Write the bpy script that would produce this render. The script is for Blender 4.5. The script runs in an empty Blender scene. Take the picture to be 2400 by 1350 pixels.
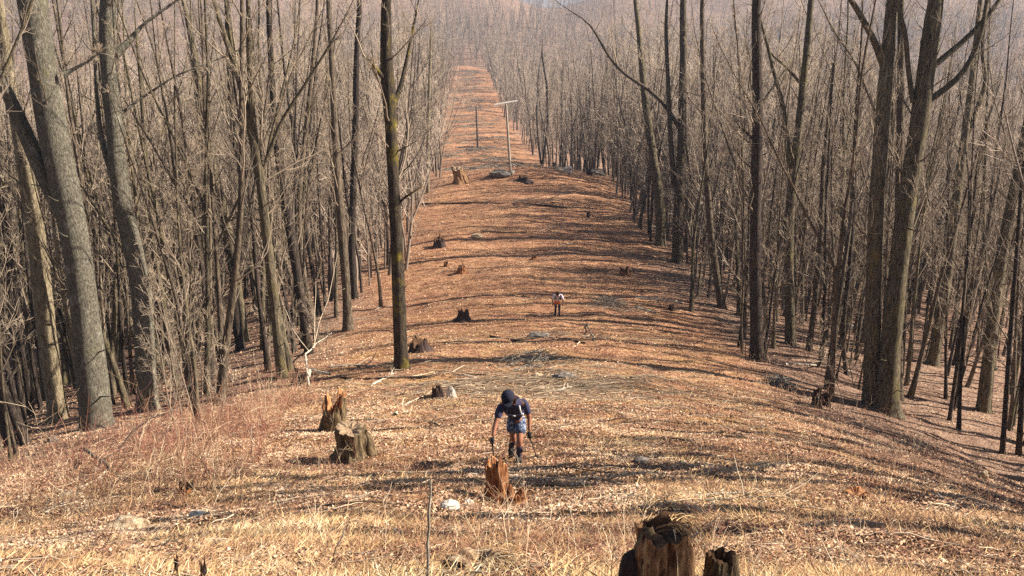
import bpy, bmesh, math, random
import numpy as np
from mathutils import Vector, Matrix, noise as mnoise

S = bpy.context.scene
COL = S.collection
rad = math.radians

# ------------------------------------------------------------------ camera, world, sun, exposure
PITCH = 18.0
FPX = 2300.0                       # focal length in pixels of a 2400 px wide picture
cam_d = bpy.data.cameras.new('camera')
cam = bpy.data.objects.new('camera', cam_d); COL.objects.link(cam)
cam.location = (0, 0, 0); cam.rotation_euler = (rad(90 - PITCH), 0, 0)
cam_d.sensor_width = 36.0; cam_d.lens = 36.0 * FPX / 2400.0
cam_d.clip_start = 0.1; cam_d.clip_end = 12000
S.camera = cam

SUN_EL, SUN_AZ = 36.0, 86.0        # azimuth clockwise from the view direction (+Y)
w = bpy.data.worlds.new('World'); S.world = w; w.use_nodes = True
wn = w.node_tree.nodes; wl = w.node_tree.links
sky = wn.new('ShaderNodeTexSky'); sky.sky_type = 'NISHITA'; sky.sun_disc = False
sky.sun_elevation = rad(SUN_EL); sky.sun_rotation = rad(SUN_AZ)
bg = wn.get('Background') or wn.new('ShaderNodeBackground')
bg.inputs['Strength'].default_value = 0.05
wl.new(sky.outputs[0], bg.inputs['Color'])
out = wn.get('World Output') or wn.new('ShaderNodeOutputWorld')
wl.new(bg.outputs[0], out.inputs['Surface'])
sd = bpy.data.lights.new('sun', 'SUN'); sd.energy = 5.0; sd.angle = rad(0.5); sd.color = (1.0, 0.88, 0.74)
sun = bpy.data.objects.new('sun', sd); COL.objects.link(sun)
ce, se_, sa, ca = math.cos(rad(SUN_EL)), math.sin(rad(SUN_EL)), math.sin(rad(SUN_AZ)), math.cos(rad(SUN_AZ))
SUNV = Vector((ce * sa, ce * ca, se_))
sun.rotation_euler = (-SUNV).to_track_quat('-Z', 'Y').to_euler()
S.view_settings.view_transform = 'Standard'; S.view_settings.look = 'None'
S.view_settings.exposure = 1.38; S.view_settings.gamma = 1.0
S.cycles.max_bounces = 5; S.cycles.diffuse_bounces = 3; S.cycles.glossy_bounces = 2
S.cycles.use_denoising = False

# ------------------------------------------------------------------ helpers
def value_noise(x, y, seed=0):
    x = np.asarray(x, float); y = np.asarray(y, float)
    xi = np.floor(x).astype(np.int64); yi = np.floor(y).astype(np.int64)
    xf = x - xi; yf = y - yi
    u = xf * xf * (3 - 2 * xf); v = yf * yf * (3 - 2 * yf)
    def h(a, b):
        n = (a * 374761393 + b * 668265263 + seed * 1442695041) & 0xFFFFFFFF
        n = ((n ^ (n >> 13)) * 1274126177) & 0xFFFFFFFF
        n = n ^ (n >> 16)
        return (n & 0xFFFF) / 32767.5 - 1.0
    return (h(xi, yi) * (1 - u) + h(xi + 1, yi) * u) * (1 - v) + (h(xi, yi + 1) * (1 - u) + h(xi + 1, yi + 1) * u) * v

def sstep(x, a, b):
    t = np.clip((np.asarray(x, float) - a) / (b - a), 0, 1)
    return t * t * (3 - 2 * t)

_py = np.array([-60, 0, 6.3, 15.5, 24, 34, 52, 72, 95, 108, 120, 135, 155, 190, 250, 300, 380, 475, 600, 800, 1000, 1300, 2000, 5000.])
_pz = np.array([24, -1.6, -4.3, -8.3, -11.6, -14.6, -18.9, -20.5, -21.4, -21.8, -23.2, -26.5, -30, -33, -37.2, -40, -43.2, -45, -35, -14, -18, -100, -150, -150.])
_ty = np.arange(-60, 5000, 0.5)
_tz = np.interp(_ty, _py, _pz)
_k = np.exp(-0.5 * (np.arange(-12, 13) / 4.5) ** 2); _k /= _k.sum()
_tz = np.convolve(np.pad(_tz, 12, mode='edge'), _k, mode='valid')

def clear_c(y): return np.interp(y, [0, 50, 108, 190, 300, 475], [1.0, 1.0, 0.8, -6, -12, -20.5])
def clear_h(y): return np.interp(y, [0, 40, 108, 190, 300, 475, 490], [9.5, 9.2, 8.8, 8.5, 8.2, 8.0, -9.0])

def H(x, y):
    x = np.asarray(x, float); y = np.asarray(y, float)
    z = np.interp(y, _ty, _tz)
    d = np.abs(x - clear_c(y))
    q = 0.0075 + np.where(x > clear_c(y), 0.0085 * (1 - sstep(y, 20, 60)), 0.0)      # the near right shoulder falls off faster
    lat = np.where(d > 18, q * 18 * 18 + 0.20 * (d - 18), q * d * d)
    lat = 16 * np.tanh(lat / 16)
    z = z - lat * (1 - 0.6 * sstep(y, 250, 600))
    z = z + 24 * sstep(-x, 60, 260) * sstep(y, 200, 520) * (1 - sstep(y, 800, 1200)) \
          + 8 * sstep(x, 80, 300) * sstep(y, 250, 600) * (1 - sstep(y, 800, 1200))
    near = 1 - sstep(y, 150, 400)
    z = z + near * (0.22 * value_noise(x / 6.0, y / 5.0, 3) + 0.10 * value_noise(x / 2.1, y / 1.7, 5) + 0.085 * value_noise(x / 0.9, y / 0.65, 7) + 0.035 * value_noise(x / 0.33, y / 0.3, 8))
    z = z + (1 - near) * 2.0 * value_noise(x / 60.0, y / 60.0, 9) + 0.55 * sstep(y, 110, 160) * (1 - sstep(y, 480, 600)) * value_noise(x / 14.0, y / 4.0, 10)
    z = z - 15 * np.exp(-((x - 0.035 * y) / 40.0) ** 2) * sstep(y, 620, 760) * (1 - sstep(y, 1100, 1500))
    # the low rocky hump where the first pole stands
    z = z + 0.9 * np.exp(-((y - 106) / 4.0) ** 2 - ((x - 2) / 7.5) ** 2)
    return z

CT, ST = math.cos(rad(PITCH)), math.sin(rad(PITCH))
def ray(px, py):
    xd = px - 1200.0; yd = py - 675.0
    f = FPX * CT - yd * ST; dn = FPX * ST + yd * CT
    return xd / f, dn / f
_ry = np.concatenate([np.arange(2, 60, 0.03), np.arange(60, 600, 0.2)])
def at(px, py):
    a, b = ray(px, py)
    g = H(_ry * a, _ry) - (-_ry * b)
    i = int(np.argmax(g > 0)) if (g > 0).any() else len(_ry) - 1
    y = _ry[i]
    return Vector((float(a * y), float(y), float(H(a * y, y))))
def on_plane(px, py, Y):
    a, b = ray(px, py)
    return np.array([a * Y, Y, -b * Y])
def mpp(p):                        # metres per photograph pixel at a point
    return (p[1] * CT - p[2] * ST) / FPX

def V3(*a): return np.array(a, float)
def tag(o, label=None, cat=None, group=None, kind=None):
    if label: o['label'] = label
    if cat: o['category'] = cat
    if group: o['group'] = group
    if kind: o['kind'] = kind
    return o

def mesh_np(name, verts, quads=None, tris=None, attr=None, smooth=True):
    me = bpy.data.meshes.new(name)
    verts = np.asarray(verts, np.float32).reshape(-1, 3)
    loops = []; starts = []; n = 0
    if quads is not None and len(quads):
        q = np.asarray(quads, np.int32); loops.append(q.ravel()); starts.append(n + 4 * np.arange(len(q))); n += q.size
    if tris is not None and len(tris):
        t = np.asarray(tris, np.int32); loops.append(t.ravel()); starts.append(n + 3 * np.arange(len(t))); n += t.size
    loops = np.concatenate(loops); starts = np.concatenate(starts)
    me.vertices.add(len(verts)); me.vertices.foreach_set('co', verts.ravel())
    me.loops.add(len(loops)); me.loops.foreach_set('vertex_index', loops)
    me.polygons.add(len(starts)); me.polygons.foreach_set('loop_start', starts.astype(np.int32))
    if smooth:
        me.polygons.foreach_set('use_smooth', np.ones(len(starts), bool))
    me.update(calc_edges=True)
    for k, v in (attr or {}).items():
        a = me.attributes.new(k, 'FLOAT', 'POINT'); a.data.foreach_set('value', np.asarray(v, np.float32))
    return me

def link(name, me, mat=None, parent=None, loc=None):
    o = bpy.data.objects.new(name, me); COL.objects.link(o)
    if mat is not None and me is not None and not me.materials: me.materials.append(mat)
    if parent is not None: o.parent = parent
    if loc is not None: o.location = loc
    return o
def empty(name, loc=(0, 0, 0), rz=0.0):
    o = bpy.data.objects.new(name, None); COL.objects.link(o)
    o.location = loc; o.rotation_euler = (0, 0, rz); o.empty_display_size = 0.3
    return o
def copy_thing(root):
    r = root.copy(); COL.objects.link(r)
    for ch in root.children:
        c = ch.copy(); COL.objects.link(c); c.parent = r
        for g in ch.children:
            d = g.copy(); COL.objects.link(d); d.parent = c
    return r

class Tubes:
    """collects polylines with radii and meshes them all at once"""
    def __init__(self): self.b = {}
    def add(self, P, R, k=4, rnd=0.5):
        P = np.asarray(P, float); R = np.asarray(R, float)
        self.b.setdefault((len(P), k), []).append((P, R, rnd))
    def add_many(self, P, R, k, rnd):          # (B,n,3) (B,n) (B,)
        for i in range(len(P)): self.add(P[i], R[i], k, rnd[i])
    def arrays(self):
        V = []; Q = []; A = []; T = []; off = 0
        for (n, k), L in self.b.items():
            P = np.stack([l[0] for l in L]); R = np.stack([l[1] for l in L]); rn = np.array([l[2] for l in L])
            v, q, t = tube_batch(P, R, k)
            V.append(v.reshape(-1, 3)); Q.append(q + off); T.append(t + off)
            A.append(np.repeat(rn, n * k)); off += len(P) * n * k
        return np.concatenate(V), np.concatenate(Q), np.concatenate(A), np.concatenate(T)
    def mesh(self, name):
        V, Q, A, T = self.arrays()
        me = mesh_np(name, V, Q, None, {'rnd': A})
        return me

def tube_batch(P, R, k):
    B, n, _ = P.shape
    T = np.gradient(P, axis=1); T /= np.linalg.norm(T, axis=2, keepdims=True) + 1e-9
    m = np.abs(P[:, -1] - P[:, 0]); ax = np.argmin(m, axis=1)
    ref = np.eye(3)[ax][:, None, :]
    U = ref - (ref * T).sum(2, keepdims=True) * T; U /= np.linalg.norm(U, axis=2, keepdims=True) + 1e-9
    W = np.cross(T, U)
    a = np.arange(k) * 2 * math.pi / k
    rings = P[:, :, None, :] + R[:, :, None, None] * (np.cos(a)[None, None, :, None] * U[:, :, None, :] + np.sin(a)[None, None, :, None] * W[:, :, None, :])
    i = np.arange(n - 1)[:, None]; j = np.arange(k)[None, :]
    q = np.stack([i * k + j, i * k + (j + 1) % k, (i + 1) * k + (j + 1) % k, (i + 1) * k + j], -1).reshape(-1, 4)
    Q = (q[None] + (np.arange(B) * n * k)[:, None, None]).reshape(-1, 4)
    return rings, Q, np.zeros((0, 3), int)

# ------------------------------------------------------------------ materials
def new_mat(name):
    m = bpy.data.materials.new(name); m.use_nodes = True
    nt = m.node_tree; b = nt.nodes.get('Principled BSDF')
    b.inputs['Roughness'].default_value = 0.9
    try: b.inputs['Specular IOR Level'].default_value = 0.15
    except Exception: pass
    return m, nt, b
def ramp(nt, stops, interp='LINEAR'):
    r = nt.nodes.new('ShaderNodeValToRGB'); r.color_ramp.interpolation = interp
    e = r.color_ramp.elements
    while len(e) < len(stops): e.new(0.5)
    for i, (p, c) in enumerate(stops):
        e[i].position = p; e[i].color = (*c, 1)
    return r
def noise_tex(nt, vec, scale, detail=6, rough=0.65, dist=0.0):
    n = nt.nodes.new('ShaderNodeTexNoise'); n.inputs['Scale'].default_value = scale
    n.inputs['Detail'].default_value = detail; n.inputs['Roughness'].default_value = rough
    n.inputs['Distortion'].default_value = dist
    if vec is not None: nt.links.new(vec, n.inputs['Vector'])
    return n
def mixc(nt, fac, a, b, mode='MIX'):
    m = nt.nodes.new('ShaderNodeMix'); m.data_type = 'RGBA'; m.blend_type = mode
    if isinstance(fac, float): m.inputs[0].default_value = fac
    else: nt.links.new(fac, m.inputs[0])
    for s, i in ((a, 6), (b, 7)):
        if isinstance(s, tuple): m.inputs[i].default_value = (*s, 1)
        else: nt.links.new(s, m.inputs[i])
    return m.outputs[2]
def math_n(nt, op, a, b=0.0):
    m = nt.nodes.new('ShaderNodeMath'); m.operation = op; m.use_clamp = False
    for i, s in enumerate((a, b)):
        if isinstance(s, (int, float)): m.inputs[i].default_value = s
        else: nt.links.new(s, m.inputs[i])
    return m.outputs[0]
def mapping(nt, scale=(1, 1, 1), rand=False):
    tc = nt.nodes.new('ShaderNodeTexCoord'); v = tc.outputs['Object']
    if rand:
        oi = nt.nodes.new('ShaderNodeObjectInfo')
        mu = math_n(nt, 'MULTIPLY', oi.outputs['Random'], 37.0)
        va = nt.nodes.new('ShaderNodeVectorMath'); va.operation = 'ADD'
        nt.links.new(v, va.inputs[0]); nt.links.new(mu, va.inputs[1]); v = va.outputs[0]
    mp = nt.nodes.new('ShaderNodeMapping'); mp.inputs['Scale'].default_value = scale
    nt.links.new(v, mp.inputs['Vector'])
    return mp.outputs[0]
def bump(nt, b, h, strength, dist):
    bp = nt.nodes.new('ShaderNodeBump'); bp.inputs['Strength'].default_value = strength; bp.inputs['Distance'].default_value = dist
    nt.links.new(h, bp.inputs['Height']); nt.links.new(bp.outputs[0], b.inputs['Normal'])

def bark_mat(name, dark, mid, light, moss=None, moss_amt=0.0, lichen=None, lichen_amt=0.0, grain=(9, 9, 1.6), bstr=0.7):
    m, nt, b = new_mat(name)
    v = mapping(nt, grain, True); v2 = mapping(nt, (1, 1, 0.6), True)
    n1 = noise_tex(nt, v, 1.6, 8, 0.72, 0.4)
    c = ramp(nt, [(0.36, dark), (0.5, mid), (0.64, light)]); nt.links.new(n1.outputs[0], c.inputs[0]); col = c.outputs[0]
    if lichen:
        n2 = noise_tex(nt, v2, 4.0, 7, 0.7)
        t = 0.62 - 0.2 * lichen_amt
        r2 = ramp(nt, [(t, (0, 0, 0)), (t + 0.10, (1, 1, 1))]); nt.links.new(n2.outputs[0], r2.inputs[0])
        col = mixc(nt, math_n(nt, 'MULTIPLY', r2.outputs[0], 0.8), col, lichen)
    if moss:
        n3 = noise_tex(nt, v2, 1.3, 6, 0.7)
        t = 0.62 - 0.22 * moss_amt
        r3 = ramp(nt, [(t, (0, 0, 0)), (t + 0.12, (1, 1, 1))]); nt.links.new(n3.outputs[0], r3.inputs[0])
        col = mixc(nt, math_n(nt, 'MULTIPLY', r3.outputs[0], 0.85), col, moss)
    oi = nt.nodes.new('ShaderNodeObjectInfo')
    k = math_n(nt, 'ADD', math_n(nt, 'MULTIPLY', oi.outputs['Random'], 0.5), 0.75)
    hv = nt.nodes.new('ShaderNodeHueSaturation'); nt.links.new(k, hv.inputs['Value']); nt.links.new(col, hv.inputs['Color'])
    nt.links.new(hv.outputs[0], b.inputs['Base Color'])
    bump(nt, b, n1.outputs[0], 1.0, 0.15)
    return m

M = {}
M['bark_grey'] = bark_mat('bark_grey', (0.06, 0.055, 0.048), (0.185, 0.17, 0.13), (0.34, 0.315, 0.24), lichen=(0.46, 0.44, 0.36), lichen_amt=0.3, moss=(0.19, 0.18, 0.08), moss_amt=0.2, grain=(14, 14, 5))
M['bark_pale'] = bark_mat('bark_pale', (0.10, 0.078, 0.05), (0.25, 0.205, 0.13), (0.40, 0.34, 0.23), lichen=(0.46, 0.41, 0.30), lichen_amt=0.3)
M['bark_dark'] = bark_mat('bark_dark', (0.018, 0.014, 0.013), (0.052, 0.040, 0.033), (0.115, 0.088, 0.068), moss=(0.13, 0.10, 0.035), moss_amt=0.2)
M['bark_mossy'] = bark_mat('bark_mossy', (0.02, 0.016, 0.013), (0.055, 0.043, 0.032), (0.11, 0.088, 0.058), moss=(0.24, 0.19, 0.025), moss_amt=0.45)
M['bark_brown'] = bark_mat('bark_brown', (0.035, 0.028, 0.023), (0.125, 0.097, 0.070), (0.27, 0.215, 0.15), lichen=(0.33, 0.29, 0.22), lichen_amt=0.15, moss=(0.15, 0.125, 0.06), moss_amt=0.2)
M['bark_olive'] = bark_mat('bark_olive', (0.032, 0.027, 0.021), (0.118, 0.098, 0.065), (0.265, 0.22, 0.14), moss=(0.19, 0.16, 0.06), moss_amt=0.3)

def twig_mat(name, a, bcol):
    m, nt, b = new_mat(name)
    at_ = nt.nodes.new('ShaderNodeAttribute'); at_.attribute_name = 'rnd'
    r = ramp(nt, [(0.0, a), (0.35, tuple(0.62 * p + 0.38 * q for p, q in zip(a, bcol))), (1.0, bcol)]); nt.links.new(at_.outputs['Fac'], r.inputs[0])
    nt.links.new(r.outputs[0], b.inputs['Base Color'])
    return m
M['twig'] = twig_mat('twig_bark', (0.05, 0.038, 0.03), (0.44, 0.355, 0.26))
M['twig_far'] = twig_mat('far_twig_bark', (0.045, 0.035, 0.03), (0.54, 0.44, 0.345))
M['stick'] = twig_mat('dead_stick', (0.20, 0.14, 0.09), (0.62, 0.52, 0.38))
M['bleached'] = bark_mat('bleached_wood', (0.35, 0.28, 0.20), (0.58, 0.52, 0.42), (0.72, 0.68, 0.58))
def attr_ramp_mat(name, stops, trans=0.0):
    m, nt, b = new_mat(name)
    at_ = nt.nodes.new('ShaderNodeAttribute'); at_.attribute_name = 'rnd'
    r = ramp(nt, stops); nt.links.new(at_.outputs['Fac'], r.inputs[0])
    nt.links.new(r.outputs[0], b.inputs['Base Color'])
    return m
M['leaf'] = attr_ramp_mat('dead_leaves', [(0.0, (0.055, 0.026, 0.024)), (0.25, (0.18, 0.088, 0.062)), (0.5, (0.37, 0.215, 0.13)), (0.75, (0.57, 0.39, 0.245)), (1.0, (0.72, 0.58, 0.42))])
M['straw'] = attr_ramp_mat('straw', [(0.0, (0.10, 0.05, 0.035)), (0.3, (0.30, 0.165, 0.085)), (0.6, (0.52, 0.345, 0.165)), (0.85, (0.68, 0.51, 0.27)), (1.0, (0.80, 0.68, 0.46))])
M['bramble'] = attr_ramp_mat('bramble_stems', [(0.0, (0.10, 0.035, 0.035)), (0.35, (0.30, 0.13, 0.09)), (0.7, (0.48, 0.32, 0.19)), (1.0, (0.70, 0.59, 0.42))])

def ground_mat():
    m, nt, b = new_mat('leaf_litter_ground')
    v = mapping(nt)
    n1 = noise_tex(nt, v, 9.0, 10, 0.75, 0.3)
    n2 = noise_tex(nt, v, 0.7, 6, 0.65); n4 = noise_tex(nt, v, 1.5, 6, 0.7)
    n3 = noise_tex(nt, v, 0.12, 4, 0.55)
    c1 = ramp(nt, [(0.34, (0.07, 0.034, 0.026)), (0.43, (0.22, 0.11, 0.06)), (0.51, (0.41, 0.225, 0.13)), (0.59, (0.60, 0.39, 0.24)), (0.69, (0.72, 0.55, 0.37))])
    nt.links.new(n1.outputs[0], c1.inputs[0])
    r2 = ramp(nt, [(0.44, (0, 0, 0)), (0.62, (1, 1, 1))]); nt.links.new(n2.outputs[0], r2.inputs[0])
    straw = ramp(nt, [(0.32, (0.16, 0.085, 0.04)), (0.5, (0.44, 0.28, 0.12)), (0.68, (0.64, 0.47, 0.24))]); nt.links.new(n1.outputs[0], straw.inputs[0])
    a = nt.nodes.new('ShaderNodeAttribute'); a.attribute_name = 'straw'
    f = math_n(nt, 'MULTIPLY', r2.outputs[0], a.outputs['Fac'])
    col = mixc(nt, f, c1.outputs[0], straw.outputs[0])
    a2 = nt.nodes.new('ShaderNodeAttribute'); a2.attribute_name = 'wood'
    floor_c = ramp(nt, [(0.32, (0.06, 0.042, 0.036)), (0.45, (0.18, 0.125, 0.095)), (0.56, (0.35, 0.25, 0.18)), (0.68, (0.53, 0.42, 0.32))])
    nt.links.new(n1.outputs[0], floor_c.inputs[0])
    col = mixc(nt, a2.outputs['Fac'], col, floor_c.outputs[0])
    r4 = ramp(nt, [(0.36, (0.55, 0.46, 0.45)), (0.56, (1.0, 1.0, 1.0))]); nt.links.new(n4.outputs[0], r4.inputs[0]); col = mixc(nt, 1.0, col, r4.outputs[0], 'MULTIPLY')
    r3 = ramp(nt, [(0.3, (0.75, 0.66, 0.64)), (0.7, (1.1, 1.06, 1.0))]); nt.links.new(n3.outputs[0], r3.inputs[0])
    col = mixc(nt, 1.0, col, r3.outputs[0], 'MULTIPLY')
    nt.links.new(col, b.inputs['Base Color'])
    bump(nt, b, n1.outputs[0], 0.9, 0.10)
    return m
M['ground'] = ground_mat()

def simple_noise_mat(name, stops, scale=(6, 6, 6), bstr=0.5, rough=0.9, nscale=1.5):
    m, nt, b = new_mat(name); v = mapping(nt, scale, True)
    n = noise_tex(nt, v, nscale, 8, 0.7, 0.3); c = ramp(nt, stops)
    nt.links.new(n.outputs[0], c.inputs[0]); nt.links.new(c.outputs[0], b.inputs['Base Color'])
    b.inputs['Roughness'].default_value = rough
    bump(nt, b, n.outputs[0], bstr, 0.03)
    return m
M['hills'] = simple_noise_mat('far_woods', [(0.35, (0.10, 0.085, 0.08)), (0.5, (0.18, 0.15, 0.13)), (0.66, (0.26, 0.21, 0.17))], (0.03, 0.03, 0.03), 0.0)
M['stump_bark'] = simple_noise_mat('stump_bark', [(0.34, (0.028, 0.02, 0.015)), (0.48, (0.10, 0.07, 0.042)), (0.62, (0.24, 0.18, 0.095)), (0.76, (0.38, 0.31, 0.16))], (16, 16, 3), 0.9)
M['stump_grey'] = simple_noise_mat('weathered_stump', [(0.36, (0.055, 0.028, 0.018)), (0.49, (0.25, 0.135, 0.07)), (0.63, (0.52, 0.34, 0.17))], (16, 16, 3), 0.9)
M['stump_rust'] = simple_noise_mat('rotten_rust_wood', [(0.34, (0.05, 0.02, 0.012)), (0.48, (0.20, 0.08, 0.035)), (0.62, (0.38, 0.19, 0.08)), (0.76, (0.56, 0.36, 0.18))], (18, 18, 2.5), 0.9)
M['stump_char'] = simple_noise_mat('blackened_wood', [(0.3, (0.018, 0.013, 0.012)), (0.55, (0.06, 0.04, 0.035)), (0.75, (0.14, 0.09, 0.06))], (16, 16, 3), 0.9)
M['wood_pith'] = simple_noise_mat('dark_hollow_wood', [(0.3, (0.03, 0.018, 0.012)), (0.55, (0.10, 0.055, 0.03)), (0.75, (0.24, 0.14, 0.07))], (14, 14, 8), 0.8)
M['wood_cut'] = simple_noise_mat('old_cut_wood', [(0.34, (0.10, 0.065, 0.042)), (0.5, (0.26, 0.18, 0.11)), (0.68, (0.46, 0.36, 0.24))], (12, 12, 12), 0.5)
M['wood_orange'] = simple_noise_mat('orange_rotten_wood', [(0.34, (0.12, 0.05, 0.025)), (0.5, (0.40, 0.18, 0.075)), (0.66, (0.60, 0.36, 0.18))], (14, 14, 4), 0.6)
M['rock_white'] = simple_noise_mat('white_quartzite', [(0.36, (0.20, 0.15, 0.10)), (0.47, (0.50, 0.45, 0.37)), (0.62, (0.74, 0.70, 0.63))], (7, 7, 7), 0.9)
M['rock_tan'] = simple_noise_mat('tan_rock', [(0.36, (0.15, 0.10, 0.06)), (0.48, (0.38, 0.29, 0.18)), (0.64, (0.60, 0.50, 0.35))], (8, 8, 8), 0.9)
M['rock_grey'] = simple_noise_mat('grey_rock', [(0.34, (0.05, 0.042, 0.036)), (0.5, (0.15, 0.13, 0.11)), (0.68, (0.32, 0.28, 0.24))], (5, 5, 5), 0.7)
M['pole_wood'] = simple_noise_mat('weathered_pole', [(0.3, (0.20, 0.165, 0.13)), (0.5, (0.40, 0.345, 0.28)), (0.7, (0.56, 0.50, 0.42))], (10, 10, 1), 0.4)
M['pole_dark'] = simple_noise_mat('dark_pole', [(0.3, (0.05, 0.04, 0.035)), (0.5, (0.12, 0.095, 0.075)), (0.7, (0.2, 0.16, 0.13))], (10, 10, 1), 0.4)
M['arm_wood'] = simple_noise_mat('pale_crossarm', [(0.3, (0.46, 0.42, 0.38)), (0.5, (0.62, 0.585, 0.53)), (0.7, (0.74, 0.71, 0.66))], (2, 10, 10), 0.3)
def flat_mat(name, col, rough=0.85, var=0.25, scale=30, metal=0.0):
    lo = tuple(c * (1 - var) for c in col); hi = tuple(min(1, c * (1 + var)) for c in col)
    m = simple_noise_mat(name, [(0.35, lo), (0.65, hi)], (scale,) * 3, 0.25, rough)
    m.node_tree.nodes['Principled BSDF'].inputs['Metallic'].default_value = metal
    return m

# ------------------------------------------------------------------ ground, far hills
def ground():
    ys = [-40.0]
    while ys[-1] < 1600: ys.append(ys[-1] + max(0.16, 0.011 * abs(ys[-1]) if ys[-1] > 0 else 0.16 + 0.05 * abs(ys[-1])))
    ys = np.array(ys + [1800, 2200, 2800, 3600, 4600.])
    u = np.linspace(-1, 1, 521)
    xs = np.sinh(u * 5.2) / math.sinh(5.2) * 2400
    X, Y = np.meshgrid(xs, ys); Z = H(X, Y)
    V = np.stack([X, Y, Z], -1).reshape(-1, 3)
    ny, nx = X.shape
    i = np.arange(ny - 1)[:, None]; j = np.arange(nx - 1)[None, :]
    q = np.stack([i * nx + j, i * nx + j + 1, (i + 1) * nx + j + 1, (i + 1) * nx + j], -1).reshape(-1, 4)
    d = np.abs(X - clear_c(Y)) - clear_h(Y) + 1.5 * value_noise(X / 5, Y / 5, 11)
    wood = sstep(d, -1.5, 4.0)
    straw = (1 - sstep(Y, 18, 75) * 0.8) * (1 - wood)
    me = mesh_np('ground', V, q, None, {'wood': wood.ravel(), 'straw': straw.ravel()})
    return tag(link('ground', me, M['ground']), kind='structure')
ground()

def far_hills():
    rng = np.random.default_rng(4)
    xs = np.linspace(-2400, 2400, 160); ys = np.linspace(1500, 4500, 90)
    X, Y = np.meshgrid(xs, ys)
    up = sstep(Y, 1500, 3300)
    Z = -170 + up * (178 + 36 * value_noise(X / 420, Y / 500, 21) + 12 * value_noise(X / 130, Y / 160, 23)) + 5 * value_noise(X / 30, Y / 40, 25)
    V = np.stack([X, Y, np.minimum(Z, 48)], -1).reshape(-1, 3); ny, nx = X.shape
    i = np.arange(ny - 1)[:, None]; j = np.arange(nx - 1)[None, :]
    q = np.stack([i * nx + j, i * nx + j + 1, (i + 1) * nx + j + 1, (i + 1) * nx + j], -1).reshape(-1, 4)
    return tag(link('hills', mesh_np('hills', V, q), M['hills']), kind='structure')
far_hills()

# ------------------------------------------------------------------ trees
def unit(v): return v / (np.linalg.norm(v) + 1e-9)
def grow_path(p0, d0, L, n, rng, up=0.25, wob=0.12):
    P = [np.array(p0)]; d = unit(np.array(d0)); s = L / (n - 1)
    for _ in range(n - 1):
        d = unit(d + rng.normal(0, wob, 3) + np.array([0, 0, up]) / (n - 1))
        P.append(P[-1] + d * s)
    return np.array(P)
def along(P, t):
    f = t * (len(P) - 1); i = min(int(f), len(P) - 2); a = f - i
    return P[i] * (1 - a) + P[i + 1] * a, unit(P[i + 1] - P[i])
def side_dir(T, ang, rng):
    a = np.array([1.0, 0, 0]) if abs(T[0]) < 0.7 else np.array([0, 1.0, 0])
    u = unit(np.cross(T, a)); v = np.cross(T, u); ph = rng.uniform(0, 2 * math.pi)
    return unit(math.cos(ang) * T + math.sin(ang) * (math.cos(ph) * u + math.sin(ph) * v))

def crown_on(tubes, P, R, rng, start, nb, Lf, tw=1.0, lvl2=(4, 8), lvl3=(4, 7), k1=4, thick=1.0, skew=0.9, ang=(30, 60)):
    """branches of three orders on a stem P (n,3) with radii R"""
    L0 = np.linalg.norm(np.diff(P, axis=0), axis=1).sum()
    for b in range(nb):
        t = start + (1 - start) * (b + rng.uniform(0.1, 0.9)) / nb
        p, T = along(P, min(t, 0.995)); r = float(np.interp(t, np.linspace(0, 1, len(R)), R))
        L = L0 * Lf * (1.15 - skew * t) * rng.uniform(0.6, 1.25)
        rb = min(r * 0.6, 0.006 + 0.011 * L) * thick
        bp = grow_path(p, side_dir(T, rad(rng.uniform(*ang)), rng), L, 7, rng, 0.75, 0.13)
        rn = rng.uniform(0.1, 0.7)
        tubes.add(bp, np.linspace(rb, max(0.004, rb * 0.22), 7), k1, rn)
        for c in range(rng.integers(*lvl2)):
            t2 = rng.uniform(0.18, 1.0); q, T2 = along(bp, t2)
            L2 = L * rng.uniform(0.22, 0.5) * (1.2 - 0.6 * t2)
            r2 = max(0.0045, rb * 0.42 * (1.1 - 0.6 * t2)) * thick
            cp = grow_path(q, side_dir(T2, rad(rng.uniform(25, 60)), rng), L2, 5, rng, 0.5, 0.16)
            rn2 = min(1, rn + rng.uniform(-0.1, 0.4))
            tubes.add(cp, np.linspace(r2, max(0.0035, r2 * 0.4), 5), 3, rn2)
            for e in range(rng.integers(*lvl3) if lvl3 else 0):
                q3, T3 = along(cp, rng.uniform(0.1, 1.0))
                L3 = min(1.3, max(0.25, L2 * rng.uniform(0.25, 0.6)))
                dp = grow_path(q3, side_dir(T3, rad(rng.uniform(20, 60)), rng), L3, 3, rng, 0.3, 0.2)
                tubes.add(dp, np.array([0.0055, 0.0045, 0.003]) * tw, 3, min(1, rn2 + rng.uniform(0, 0.4)))

def resample(P, R, n):
    P = np.asarray(P, float); s = np.concatenate([[0], np.cumsum(np.linalg.norm(np.diff(P, axis=0), axis=1))]); t = np.linspace(0, s[-1], n)
    Q = np.stack([np.interp(t, s, P[:, i]) for i in range(3)], -1)
    return Q, np.interp(t, s, R)
def smooth_path(P, it=2):
    P = P.copy()
    for _ in range(it): P[1:-1] = 0.25 * P[:-2] + 0.5 * P[1:-1] + 0.25 * P[2:]
    return P

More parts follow.
